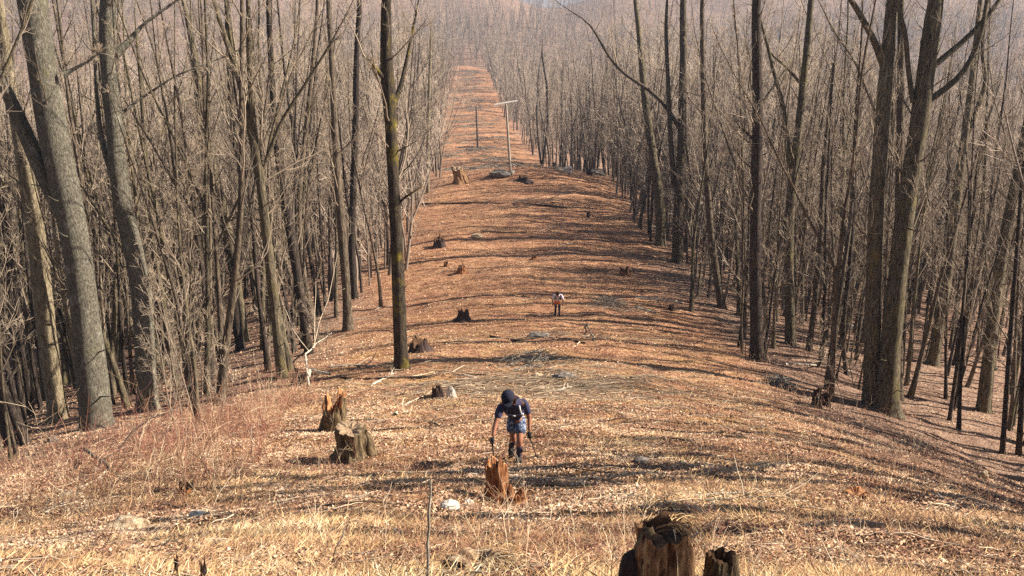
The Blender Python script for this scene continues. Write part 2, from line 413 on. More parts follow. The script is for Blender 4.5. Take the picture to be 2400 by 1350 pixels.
def generic_tree(seed, Ht, r0, lean=0.03, fork=False, start=0.3, nb=13, Lf=0.2, k=8, **kw):
    rng = np.random.default_rng(seed)
    n = 16
    d = np.array([rng.normal(0, lean), rng.normal(0, lean), 1])
    P = grow_path((0, 0, -0.25), d, Ht, n, rng, 0.5, 0.035)
    t = np.linspace(0, 1, n); R = r0 * (1 - 0.86 * t ** 0.9) * (1 + 0.55 * np.exp(-t * 22))
    tr = Tubes(); tr.add(*resample(P, R, 22), k, 0.5)
    cr = Tubes()
    crown_on(cr, P, R, rng, start, nb, Lf, **kw)
    if fork:
        tf = rng.uniform(0.3, 0.5); p, T = along(P, tf); rr = float(np.interp(tf, t, R)) * 0.75
        F = grow_path(p, side_dir(T, rad(rng.uniform(14, 26)), rng), Ht * (1 - tf) * 0.92, 12, rng, 0.5, 0.05)
        RF = rr * (1 - 0.85 * np.linspace(0, 1, 12)); tr.add(F, RF, max(5, k - 1), 0.5)
        crown_on(cr, F, RF, rng, 0.25, max(4, nb - 4), Lf, **kw)
    return tr, cr

def tree_from(tr, cr, name, loc, bark, rz=0.0, sc=1.0):
    root = empty(name, loc, rz); root.scale = (sc, sc, sc)
    link('trunk', tr.mesh('trunk'), bark, root)
    link('crown', cr.mesh('crown'), M['twig'], root)
    return root

HERO_SPOTS = []; HERO_LINES = []
def hero_tree(name, pts, label, bark='bark_brown', Ht=20.0, limbs=(), seed=0, nb=9, start=0.45, Lf=0.17, group=None, Y=None, flare=0.5, k=14, knots=(), lvl=None):
    """pts: (px, py, width px) from the base up, as measured in the photograph; the stem stands at its own ground point"""
    rng = np.random.default_rng(1000 + seed)
    wf = 0.93 - 0.14 * min(1.0, abs(pts[0][0] - 1200) / 850.0)
    b = at(pts[0][0], pts[0][1]) if Y is None else None
    if Y is None: Yb = b.y
    else: Yb = Y
    W = [on_plane(px, py, Yb) for px, py, _ in pts]
    bx = W[0][0]; gz = float(H(bx, Yb))
    R = [0.5 * wf * wd * mpp(p) for p, (_, _, wd) in zip(W, pts)]
    W[0] = np.array([bx, Yb, gz - 0.25])
    HERO_SPOTS.append((bx, Yb)); HERO_LINES.append((bx / Yb, Yb, max(R)))
    # carry the stem on above the frame to its full height
    d = unit(W[-1] - W[-2]); d = unit(d * 0.5 + np.array([rng.normal(0, .04), rng.normal(0, .06), 0.9]))
    top = W[-1]; rem = max(2.5, gz + Ht - top[2]); nn = 6; r_top = R[-1]
    ext = grow_path(top, d, rem, nn + 1, rng, 0.4, 0.06)[1:]
    for i, e in enumerate(ext): W.append(e); R.append(r_top * (1 - 0.85 * (i + 1) / nn))
    P, RR = resample(np.array(W), np.array(R), 48); P = smooth_path(P, 3)
    P[:, 1] += 0.12 * np.cumsum(rng.normal(0, 0.3, 48)) * np.linspace(0, 1, 48) * 0.5
    s = np.linspace(0, 1, 48); Hs = np.linalg.norm(P - P[0], axis=1)
    RR = RR * (1 + flare * np.exp(-Hs / 0.35)) * (1 + 0.05 * value_noise(s * 30, s * 0 + seed, 31))
    loc = np.array([bx, Yb, gz])
    if Yb > 34: nb += 6; start = min(start, 0.34); Lf = max(Lf, 0.21)
    tr = Tubes(); tr.add(P - loc, RR, k, 0.5); cr = Tubes()
    kw = dict(lvl2=(4, 8), lvl3=(4, 7)) if lvl is None else lvl
    crown_on(cr, P - loc, RR, rng, start, nb, Lf, **kw)
    for lp in limbs:
        LW = [on_plane(px, py, Yb + 0.0) for px, py, _ in lp]; LR = [0.5 * wf * wd * mpp(p) for p, (_, _, wd) in zip(LW, lp)]
        LW = np.array(LW); LW[:, 1] += np.linspace(0, rng.normal(0, 0.8), len(LW))
        d = unit(LW[-1] - LW[-2]); ex = grow_path(LW[-1], d, min(4.0, 0.6 * np.linalg.norm(LW[-1] - LW[0])), 5, rng, 0.5, 0.1)[1:]
        LP = np.concatenate([LW, ex]); LR = np.concatenate([LR, LR[-1] * np.linspace(0.8, 0.15, 4)])
        Q, QR = resample(LP, LR, 18); Q = smooth_path(Q, 1) - loc
        tr.add(Q, QR, 9, 0.5)
        crown_on(cr, Q, QR, rng, 0.35, 6, 0.28, **kw)
    for _ in range(7 if RR[0] > 0.1 else 3):                 # short dead stubs and knots on the lower stem
        t = rng.uniform(0.06, 0.5); p, T = along(P - loc, t); r = float(np.interp(t, np.linspace(0, 1, 48), RR)); d = side_dir(T, rad(rng.uniform(50, 85)), rng); L = rng.choice([0.06, 0.1, 0.35, 0.7]) + r
        tr.add(np.array([p + d * r * .5, p + d * r * 1.02, p + d * (r + L * .5) , p + d * (r + L) + V3(0, 0, .05)]), np.array([.5, .34, .2, .12]) * min(r, .12) * rng.uniform(.5, 1.0), 7, 0.5)
    root = tree_from(tr, cr, name, tuple(loc), M[bark])
    # real bark relief on the big stems
    tag(root, label, 'tree', group)
    return root

LG, RG = 'large trees along the left edge of the clearing', 'large trees along the right edge of the clearing'
hero_tree('deciduous_tree', [(228, 1010, 92), (215, 880, 88), (200, 740, 80), (183, 600, 78), (162, 480, 80), (138, 380, 82), (115, 260, 82), (92, 120, 82), (74, 0, 84)],
          'thickest grey trunk at the far left, leaning left, with a dark forking second stem', 'bark_grey', 21, seed=1, group=LG, nb=8, start=0.5,
          limbs=[[(172, 560, 40), (128, 470, 46), (85, 380, 46), (45, 290, 44), (10, 215, 36), (-20, 160, 30)], [(60, 310, 26), (40, 250, 20), (30, 200, 16), (10, 120, 12)], [(148, 175, 24), (165, 165, 12), (200, 145, 6)]])
hero_tree('deciduous_tree', [(345, 960, 60), (340, 820, 58), (332, 680, 58), (312, 580, 56), (287, 470, 54), (274, 380, 52), (270, 280, 50), (258, 180, 46), (252, 90, 48), (258, 0, 46)],
          'second grey lichen-marked trunk from the left, wavy and speckled pale', 'bark_grey', 19, seed=2, group=LG, nb=8, start=0.5,
          limbs=[[(268, 410, 22), (245, 375, 18), (228, 300, 14), (215, 150, 10), (205, 0, 8)], [(270, 130, 26), (298, 95, 20), (320, 60, 10), (400, 0, 7)], [(285, 265, 10), (320, 235, 8), (400, 180, 6), (480, 150, 4)]])
hero_tree('deciduous_tree', [(138, 985, 58), (118, 850, 56), (104, 720, 55), (92, 600, 54), (78, 490, 52), (62, 400, 44), (40, 280, 36), (15, 120, 30), (0, 0, 26)],
          'pale yellowish trunk standing just behind the thickest grey tree at far left', 'bark_pale', 17, seed=3, group=LG, nb=7, start=0.5)
hero_tree('deciduous_tree', [(205, 985, 14), (175, 850, 14), (152, 720, 13), (135, 600, 11), (118, 480, 9)],
          'pole-thin leaning stem between the pale trunk and the thickest grey tree', 'bark_pale', 9, seed=4, group=LG, nb=6, k=8)
hero_tree('deciduous_tree', [(575, 800, 24), (562, 700, 24), (548, 620, 24), (535, 540, 26), (515, 460, 27), (497, 390, 26), (480, 300, 24), (465, 180, 20), (440, 50, 15)],
          'trunk with a golden sunlit middle and broken curve, left woods edge', 'bark_olive', 17, seed=5, group=LG, nb=8)
hero_tree('deciduous_tree', [(565, 820, 26), (552, 740, 26), (545, 660, 26), (560, 580, 24), (575, 500, 24), (572, 420, 22), (552, 330, 20), (540, 200, 16), (530, 0, 12)],
          'dark S-curved trunk bending left then right in the left woods', 'bark_dark', 17, seed=6, group=LG, nb=8)
hero_tree('deciduous_tree', [(662, 885, 30), (650, 780, 28), (640, 680, 28), (626, 560, 27), (614, 450, 26), (600, 340, 25), (578, 250, 22), (552, 150, 18), (520, 70, 14), (500, 0, 12)],
          'tall dark multi-forked trunk leaning left, midway along the left woods edge', 'bark_olive', 20, seed=7, group=LG, nb=9, start=0.42,
          limbs=[[(600, 345, 18), (592, 240, 16), (588, 120, 14), (590, 0, 12)], [(622, 380, 14), (660, 280, 10), (720, 190, 8), (770, 110, 6)]])
hero_tree('deciduous_tree', [(725, 830, 24), (708, 720, 24), (692, 610, 26), (678, 520, 26), (664, 430, 26), (650, 330, 22), (640, 200, 18), (632, 0, 14)],
          'shadowy trunk just right of the multi-forked tree in the left woods', 'bark_dark', 19, seed=8, group=LG, nb=9)
hero_tree('deciduous_tree', [(816, 772, 26), (812, 680, 24), (806, 600, 24), (798, 500, 22), (790, 400, 20), (784, 280, 18), (778, 140, 14), (770, 0, 12)],
          'straight trunk with a pale sunlit foot at the edge of the left woods', 'bark_brown', 19, seed=9, group=LG, nb=9)
hero_tree('deciduous_tree', [(832, 700, 18), (824, 600, 18), (826, 500, 19), (830, 400, 18), (834, 280, 18), (836, 120, 15), (845, 0, 12)],
          'dark straight trunk close behind the pale-footed tree, left woods edge', 'bark_dark', 19, seed=10, group=LG, nb=9)
hero_tree('deciduous_tree', [(745, 800, 16), (720, 690, 16), (705, 600, 15), (700, 500, 14), (705, 400, 13), (720, 280, 12), (735, 120, 10), (745, 0, 8)],
          'slim reddish-brown trunk with a splayed foot, left woods edge', 'bark_brown', 16, seed=11, group=LG, nb=7, k=8)
hero_tree('deciduous_tree', [(942, 868, 40), (938, 790, 36), (935, 700, 34), (931, 600, 33), (926, 500, 32), (921, 400, 31), (916, 300, 31), (912, 230, 35), (906, 170, 34), (905, 100, 30), (905, 0, 26)],
          'lone dark mossy trunk standing forward in the clearing, left of centre', 'bark_mossy', 21, seed=12, group=LG, nb=7, start=0.55, flare=0.55,
          limbs=[[(918, 250, 18), (935, 215, 14), (945, 160, 10), (962, 70, 7)], [(904, 190, 14), (890, 165, 12), (884, 150, 8)], [(930, 480, 8), (950, 462, 6), (972, 448, 5)]])
hero_tree('deciduous_tree', [(1003, 452, 9), (1002, 380, 9), (1004, 300, 9), (1006, 200, 8), (1010, 100, 7)],
          'pale thin trunk at the far end of the left tree line', 'bark_pale', 17, seed=13, group=LG, nb=9, k=8)
hero_tree('deciduous_tree', [(412, 905, 20), (395, 800, 20), (380, 700, 18), (362, 600, 17), (350, 480, 15), (338, 330, 13), (325, 150, 10)],
          'slanting olive trunk right of the speckled grey tree, in brush', 'bark_olive', 15, seed=14, group=LG, nb=8, k=8)
# right side
hero_tree('deciduous_tree', [(1548, 575, 26), (1548, 500, 26), (1540, 430, 25), (1528, 350, 23), (1518, 280, 21), (1508, 200, 18), (1500, 100, 14), (1490, 0, 12)],
          'first curved trunk of the right tree line, bowed at its foot', 'bark_olive', 19, seed=21, group=RG, nb=8)
hero_tree('deciduous_tree', [(1588, 615, 30), (1588, 530, 27), (1592, 440, 25), (1598, 340, 24), (1600, 240, 22), (1602, 120, 20), (1600, 0, 17)],
          'dark trunk with a long limb sweeping left over the clearing', 'bark_brown', 20, seed=22, group=RG, nb=9,
          limbs=[[(1592, 300, 12), (1560, 245, 11), (1520, 208, 10), (1475, 185, 9), (1435, 145, 8), (1408, 95, 7), (1388, 55, 5), (1350, 35, 3)], [(1580, 440, 16), (1572, 330, 14), (1566, 200, 12), (1560, 60, 10)]])
hero_tree('deciduous_tree', [(1694, 722, 22), (1680, 650, 21), (1668, 570, 20), (1660, 470, 18), (1652, 360, 17), (1650, 240, 16), (1646, 100, 14), (1645, 0, 12)],
          'slender trunk with a kicked-out foot, third along the right edge', 'bark_brown', 19, seed=23, group=RG, nb=9)
hero_tree('deciduous_tree', [(1775, 840, 40), (1772, 740, 33), (1770, 620, 32), (1771, 500, 31), (1774, 380, 31), (1776, 260, 30), (1774, 120, 27), (1770, 0, 25)],
          'straight dark rusty trunk with a flared foot at the right clearing edge', 'bark_dark', 21, seed=24, group=RG, nb=8, start=0.5, flare=0.5,
          limbs=[[(1770, 330, 9), (1750, 312, 8), (1735, 300, 5)], [(1776, 260, 8), (1800, 230, 7), (1830, 195, 5)]])
hero_tree('deciduous_tree', [(1854, 808, 30), (1850, 700, 27), (1848, 600, 27), (1850, 500, 26), (1856, 420, 26), (1866, 350, 24), (1876, 260, 22), (1886, 160, 20), (1900, 0, 16)],
          'trunk splitting into a narrow Y just right of the rusty dark trunk', 'bark_olive', 19, seed=25, group=RG, nb=8,
          limbs=[[(1856, 420, 18), (1846, 340, 17), (1836, 240, 14), (1815, 170, 11), (1800, 100, 9)], [(1880, 200, 9), (1840, 150, 8), (1810, 130, 6), (1790, 40, 5)]])
hero_tree('deciduous_tree', [(1895, 822, 18), (1906, 740, 17), (1918, 640, 16), (1924, 520, 15), (1930, 380, 13), (1950, 200, 10)],
          'slim right-leaning trunk between the Y-shaped tree and the wavy stem', 'bark_brown', 15, seed=26, group=RG, nb=8, k=8)
hero_tree('deciduous_tree', [(1986, 880, 13), (1976, 810, 13), (1978, 740, 13), (1990, 650, 13), (1998, 540, 12), (2006, 400, 10), (2010, 250, 8)],
          'wavy thin dark stem just left of the thick clustered trunks', 'bark_dark', 13, seed=27, group=RG, nb=7, k=8)
hero_tree('deciduous_tree', [(2044, 950, 56), (2044, 840, 50), (2046, 720, 47), (2050, 600, 46), (2054, 480, 45), (2062, 360, 43), (2072, 220, 42), (2082, 100, 40), (2090, 0, 36)],
          'left stem of the thick trunk cluster, with a limb reaching up-left', 'bark_olive', 21, seed=28, group=RG, nb=7, start=0.55,
          limbs=[[(2070, 150, 24), (2045, 95, 20), (2015, 45, 18), (1985, 0, 16)], [(2050, 260, 7), (2020, 200, 6), (1990, 140, 5), (1930, 60, 4)]])
hero_tree('deciduous_tree', [(2078, 965, 76), (2082, 880, 62), (2090, 780, 58), (2100, 680, 56), (2112, 580, 54), (2124, 480, 52), (2142, 370, 54), (2158, 270, 54), (2172, 160, 52), (2186, 60, 48), (2195, 0, 46)],
          'thickest trunk of the right cluster, leaning right with curved limbs', 'bark_olive', 22, seed=29, group=RG, nb=7, start=0.55,
          limbs=[[(2145, 260, 20), (2190, 225, 19), (2240, 190, 18), (2275, 140, 16), (2300, 70, 14), (2310, 0, 12)], [(2170, 170, 20), (2220, 130, 18), (2270, 90, 16), (2320, 40, 14), (2350, 0, 12)], [(2140, 240, 16), (2128, 160, 15), (2122, 80, 14), (2100, 0, 12)], [(2165, 100, 22), (2205, 40, 20), (2225, 0, 18)]])
hero_tree('deciduous_tree', [(2106, 935, 28), (2106, 830, 26), (2106, 700, 25), (2106, 560, 24), (2108, 420, 24), (2110, 280, 23), (2112, 140, 20), (2112, 0, 18)],
          'straight narrower trunk showing behind the two thick clustered trunks', 'bark_brown', 20, seed=30, group=RG, nb=8)
hero_tree('deciduous_tree', [(2185, 855, 36), (2202, 760, 33), (2220, 640, 31), (2235, 520, 29), (2250, 400, 26), (2262, 300, 22), (2280, 160, 18), (2295, 0, 14)],
          'right-leaning forked trunk behind and right of the thick cluster', 'bark_olive', 18, seed=31, group=RG, nb=8,
          limbs=[[(2255, 350, 18), (2295, 250, 16), (2318, 190, 14), (2305, 120, 11), (2320, 40, 8)]])
hero_tree('deciduous_tree', [(2305, 965, 40), (2315, 860, 37), (2326, 750, 35), (2342, 640, 33), (2362, 520, 32), (2385, 410, 30), (2410, 290, 26), (2440, 150, 22)],
          'large right-leaning trunk near the right edge of the picture', 'bark_olive', 18, seed=32, group=RG, nb=8)
hero_tree('deciduous_tree', [(2225, 985, 12), (2240, 880, 12), (2252, 780, 12), (2262, 680, 11), (2275, 540, 10), (2290, 380, 8)],
          'thin dark leaning sapling-like trunk left of the big right-leaning tree', 'bark_dark', 10, seed=33, group=RG, nb=6, k=8)
hero_tree('deciduous_tree', [(2350, 1062, 16), (2356, 960, 16), (2364, 850, 15), (2374, 720, 14), (2385, 580, 12), (2398, 400, 10)],
          'nearest thin dark stem at the right edge, left one of two', 'bark_dark', 11, seed=34, group=RG, nb=6, k=8)
hero_tree('deciduous_tree', [(2388, 1068, 18), (2394, 960, 18), (2400, 850, 17), (2408, 700, 16)],
          'nearest dark stem cut by the right edge of the picture', 'bark_dark', 12, seed=35, group=RG, nb=6, k=8)
hero_tree('deciduous_tree', [(1270, 388, 6), (1278, 340, 6), (1284, 290, 6), (1282, 200, 5), (1270, 130, 4)],
          'thin forked tree just right of the pole with the crossarm', 'bark_dark', 16, seed=36, group=RG, nb=9, k=6,
          limbs=[[(1268, 385, 5), (1262, 340, 5), (1258, 270, 4), (1262, 180, 4)]])
hero_tree('deciduous_tree', [(1418, 408, 9), (1412, 360, 9), (1414, 300, 9), (1420, 220, 8), (1424, 130, 7)],
          'dark trunk behind the boulder on the far rise, right woods', 'bark_dark', 17, seed=37, group=RG, nb=9, k=7)
hero_tree('deciduous_tree', [(1318, 390, 8), (1318, 320, 8), (1316, 250, 7), (1318, 170, 6)],
          'thin straight trunk above the white rocks on the far rise', 'bark_dark', 17, seed=38, group=RG, nb=9, k=7)

# ---- the woods: trees of shared shapes
VAR = []
vr = np.random.default_rng(77)
for i in range(14):
    Ht = [16, 18, 20, 15, 19, 17, 14, 21, 18, 16, 12, 13, 19, 17][i]
    r0 = [0.09, 0.11, 0.15, 0.07, 0.13, 0.10, 0.06, 0.16, 0.085, 0.10, 0.05, 0.06, 0.12, 0.09][i]
    VAR.append((generic_tree(500 + i, Ht, r0, 0.06, fork=i % 2 == 0, start=0.16 if i % 2 else 0.28, nb=15, Lf=0.17, lvl2=(4, 7), lvl3=(2, 5), ang=(22, 50)), Ht, r0))

def far_variants(n_v, seed, nb, lvl2, lvl3, thick, rr=(0.08, 0.17)):
    """leaner versions of the same trees for the distant woods"""
    out_ = []
    for i in range(n_v):
        rng = np.random.default_rng(seed + i); Ht = rng.uniform(13, 19); r0 = rng.uniform(*rr) ; n = 8
        P = grow_path((0, 0, -0.5), (rng.normal(0, .07), rng.normal(0, .07), 1), Ht, n, rng, 0.4, 0.07)
        R = r0 * (1 - 0.85 * np.linspace(0, 1, n))
        T = Tubes(); T.add(P, R, 6, rng.uniform(0.0, 0.22)); L0 = Ht; P0, R0 = P, R; stems = [(P, R)]
        if i % 2:
            tf = rng.uniform(0.25, 0.45); p, Td = along(P, tf); F = grow_path(p, side_dir(Td, rad(rng.uniform(12, 26)), rng), Ht * (1 - tf) * 0.9, n, rng, 0.5, 0.06)
            RF = 0.75 * float(np.interp(tf, np.linspace(0, 1, n), R)) * (1 - 0.8 * np.linspace(0, 1, n)); T.add(F, RF, 5, rng.uniform(0, 0.22)); stems.append((F, RF))
        for b in range(nb):
            t = 0.16 + 0.83 * (b + rng.uniform(0.1, 0.9)) / nb; P, R = stems[b % len(stems)]
            p, Td = along(P, t); L = L0 * 0.2 * (1.2 - 0.8 * t) * rng.uniform(0.6, 1.25); rb = min(0.6 * float(np.interp(t, np.linspace(0, 1, n), R)), 0.006 + 0.012 * L) * thick
            bp = grow_path(p, side_dir(Td, rad(rng.uniform(25, 55)), rng), L, 5, rng, 0.8, 0.13); rn = rng.uniform(0.1, 0.6)
            T.add(bp, np.linspace(rb, rb * 0.3, 5), 3, rn)
            for c in range(rng.integers(*lvl2)):
                q, T2 = along(bp, rng.uniform(0.15, 1.0)); L2 = L * rng.uniform(0.25, 0.5)
                cp = grow_path(q, side_dir(T2, rad(rng.uniform(25, 60)), rng), L2, 3, rng, 0.4, 0.15); rn2 = min(1, rn + rng.uniform(0, 0.4))
                T.add(cp, np.array([1, 0.75, 0.5]) * max(0.006, rb * 0.42) * thick ** 0.5, 3, rn2)
                for e in range(rng.integers(*lvl3) if lvl3 else 0):
                    q3, T3 = along(cp, rng.uniform(0.1, 1.0)); dp = grow_path(q3, side_dir(T3, rad(rng.uniform(20, 60)), rng), rng.uniform(0.35, 0.9), 2, rng, 0.3, 0.1)
                    T.add(dp, np.array([0.007, 0.004]) * thick, 3, min(1, rn2 + rng.uniform(0, 0.3)))
        V, Q, A, _ = T.arrays(); out_.append((V, Q, A))
    return out_

def in_clearing(x, y, m=0.0):
    return abs(x - float(clear_c(y))) < float(clear_h(y)) + m + 1.2 * float(value_noise(x / 4 + 50, y / 7, 13))

for px, py in ((1912, 950), (1935, 952), (2008, 1170)):      # keep the stumps by the right edge clear
    g = at(px, py); HERO_SPOTS.append((g.x, g.y)); HERO_LINES.append((g.x / g.y, g.y + 2.5, 0.3))
cand = []
rng = np.random.default_rng(11)
tries = 0
while tries < 160000 and len(cand) < 3000:
    tries += 1
    y = 8 + 150 * rng.random() ** 0.75; x = rng.uniform(-1, 1) * (0.56 * y + 2)
    if in_clearing(x, y, 0.8): continue
    dmin = 0.95 if y < 60 else 0.85
    if x < 0 and y < 23 + 3 * (x < -9): continue
    if x > 0 and (y < 27 or (y < 33 and rng.random() < 0.6)): continue
    if any((x - a) ** 2 + (y - b) ** 2 < dmin ** 2 for a, b in HERO_SPOTS): continue
    if any(yb - 0.3 > y and abs(x - sl * y) < (0.9 if rr_ > 0.2 else 0.4) for sl, yb, rr_ in HERO_LINES): continue
    if any((x - a) ** 2 + (y - b) ** 2 < dmin ** 2 for a, b, *_ in cand): continue
    cand.append((x, y))
cand.sort(key=lambda c: c[1] * 1.0)
near_c, rest_c = cand[:258], cand[258:]
protos = {}
LAB = {(-1, 0): 'slender bare brown tree crowded inside the woods left of the clearing', (-1, 1): 'bare dark-barked tree crowded inside the woods left of the clearing', (-1, 2): 'bare olive-grey tree crowded inside the woods left of the clearing',
       (1, 0): 'slender bare brown tree crowded inside the woods right of the clearing', (1, 1): 'bare dark-barked tree crowded inside the woods right of the clearing', (1, 2): 'bare olive-grey tree crowded inside the woods right of the clearing'}
BK = ['bark_brown', 'bark_dark', 'bark_olive']
for x, y in near_c:
    i = int(rng.integers(0, len(VAR))); bk = int(rng.choice([0, 0, 1, 2, 2]))
    key = (i, bk)
    if key not in protos:
        (tr, cr), Ht, r0 = VAR[i]
        if i not in protos: protos[i] = (tr.mesh('trunk'), cr.mesh('crown'))
        root = empty('woodland_tree'); tm = protos[i][0].copy(); tm.materials.append(M[BK[bk]])
        link('trunk', tm, None, root); link('crown', protos[i][1], M['twig'], root); protos[key] = root; o = root
    else:
        o = copy_thing(protos[key])
    o.location = (x, y, float(H(x, y))); sc = rng.uniform(0.8, 1.2)
    o.rotation_euler = (rng.normal(0, 0.03), rng.normal(0, 0.03), rng.uniform(0, 6.28)); o.scale = (sc, sc, sc * rng.uniform(0.9, 1.1))
    s = -1 if x < float(clear_c(y)) else 1
    tag(o, LAB[(s, bk)], 'tree', 'trees crowded in the woods left of the clearing' if s < 0 else 'trees crowded in the woods right of the clearing')

def far_woods():
    rng = np.random.default_rng(5)
    rich = list(rest_c); lean = []; stout = []
    # trees just beyond the frame on the right, whose shadows fall across the clearing
    for _ in range(75):
        y = rng.uniform(-6, 40); x = rng.uniform(max(11.0, 0.56 * y + 2.0), max(30, 0.56 * y + 16)); stout.append((x, y))
    stout += [(9.2, 5.6), (10.5, 8.9), (9.6, 10.0), (9.8, 11.2), (10.4, 14.2), (11.2, 15.8), (7.4, 4.6)]
    stout = [p for p in stout if not (6.7 < p[1] < 8.6 or 11.1 < p[1] < 12.7)]
    k = 0
    while k < 6800:
        y = math.sqrt(rng.uniform(120 ** 2, 620 ** 2)); x = rng.uniform(-1, 1) * (0.56 * y + 5)
        if in_clearing(x, y, 0.5): continue
        (rich if y < 230 else lean).append((x, y)); k += 1
    for _ in range(170):
        y = rng.uniform(112, 470); rich.append((float(clear_c(y) + clear_h(y)) + rng.uniform(0.3, 5), y))
    for _ in range(4400):
        y = rng.uniform(478, 980); lean.append((rng.uniform(-0.56, 0.56) * y, y))
    VV = []; QQ = []; AA = []; off = 0
    for pts, fv in ((stout, far_variants(8, 980, 12, (4, 7), (2, 4), 1.0, (0.2, 0.32))), (rich, far_variants(12, 900, 16, (5, 9), (1, 4), 1.15)), (lean, far_variants(8, 950, 13, (5, 8), None, 1.7))):
        P = np.array(pts); Z = H(P[:, 0], P[:, 1])
        for v in range(len(fv)):
            idx = np.arange(v, len(P), len(fv)); V, Q, A = fv[v]; m = len(idx)
            a = rng.uniform(0, 6.28, m); s = rng.uniform(0.95 if pts is stout else 0.6, 1.25, m); c, sn = np.cos(a) * s, np.sin(a) * s
            X = V[None, :, 0] * c[:, None] - V[None, :, 1] * sn[:, None] + P[idx, 0][:, None]
            Y = V[None, :, 0] * sn[:, None] + V[None, :, 1] * c[:, None] + P[idx, 1][:, None]
            W = V[None, :, 2] * s[:, None] + Z[idx][:, None]
            VV.append(np.stack([X, Y, W], -1).reshape(-1, 3).astype(np.float32)); QQ.append((Q[None] + (off + np.arange(m) * len(V))[:, None, None]).reshape(-1, 4).astype(np.int32))
            AA.append(np.clip(A[None] + rng.uniform(-0.15, 0.3, m)[:, None], 0, 1).ravel().astype(np.float32)); off += m * len(V)
    me = mesh_np('woods', np.concatenate(VV), np.concatenate(QQ), None, {'rnd': np.concatenate(AA)})
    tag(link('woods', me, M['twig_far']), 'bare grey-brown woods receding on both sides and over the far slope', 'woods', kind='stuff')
far_woods()

# ------------------------------------------------------------------ saplings and undergrowth
def sapling_mesh(seed, Ht, r0, nb):
    rng = np.random.default_rng(seed); T = Tubes(); n = 9
    P = grow_path((0, 0, -0.1), (rng.normal(0, .1), rng.normal(0, .1), 1), Ht, n, rng, 0.5, 0.07); R = r0 * (1 - 0.8 * np.linspace(0, 1, n))
    T.add(P, R, 6, rng.uniform(0.2, 0.6))
    C = Tubes(); crown_on(C, P, R, rng, 0.15, nb, 0.24, lvl2=(3, 6), lvl3=(2, 4), ang=(25, 50))
    return T.mesh('stem'), C.mesh('twigs')
SAP = [sapling_mesh(300 + i, [3.0, 4.2, 5.5, 2.4, 6.5, 3.6][i], [0.016, 0.022, 0.03, 0.012, 0.034, 0.018][i], [9, 10, 12, 8, 12, 9][i]) for i in range(6)]
rng = np.random.default_rng(21)
sp = {}
n_s = 0
while n_s < 60:
    if n_s < 30: y = rng.uniform(24, 50); x = -rng.uniform(7.4, 8.4 + 0.25 * (y - 14)); 
    else: y = rng.uniform(33, 60); x = rng.uniform(10.2, 11 + 0.35 * (y - 20))
    if abs(x) > 0.55 * y or any(yb > y and abs(x - sl * y) < 0.8 for sl, yb, rr_ in HERO_LINES if rr_ > 0.2): continue
    i = int(rng.integers(0, 6))
    if i not in sp:
        o = empty('sapling'); link('stem', SAP[i][0], M['twig'], o); link('twigs', SAP[i][1], M['twig'], o); sp[i] = o
    else: o = copy_thing(sp[i])
    o.location = (x, y, float(H(x, y))); o.rotation_euler = (rng.normal(0, .08), rng.normal(0, .08), rng.uniform(0, 6.28)); sc = rng.uniform(0.8, 1.25); o.scale = (sc,) * 3
    if x < 0: tag(o, 'leafless whip-thin sapling in the brush below the left tree line', 'sapling', 'saplings in the brush on the left')
    else: tag(o, 'leafless whip-thin sapling among the trunks right of the clearing', 'sapling', 'saplings among the trunks on the right')
    n_s += 1

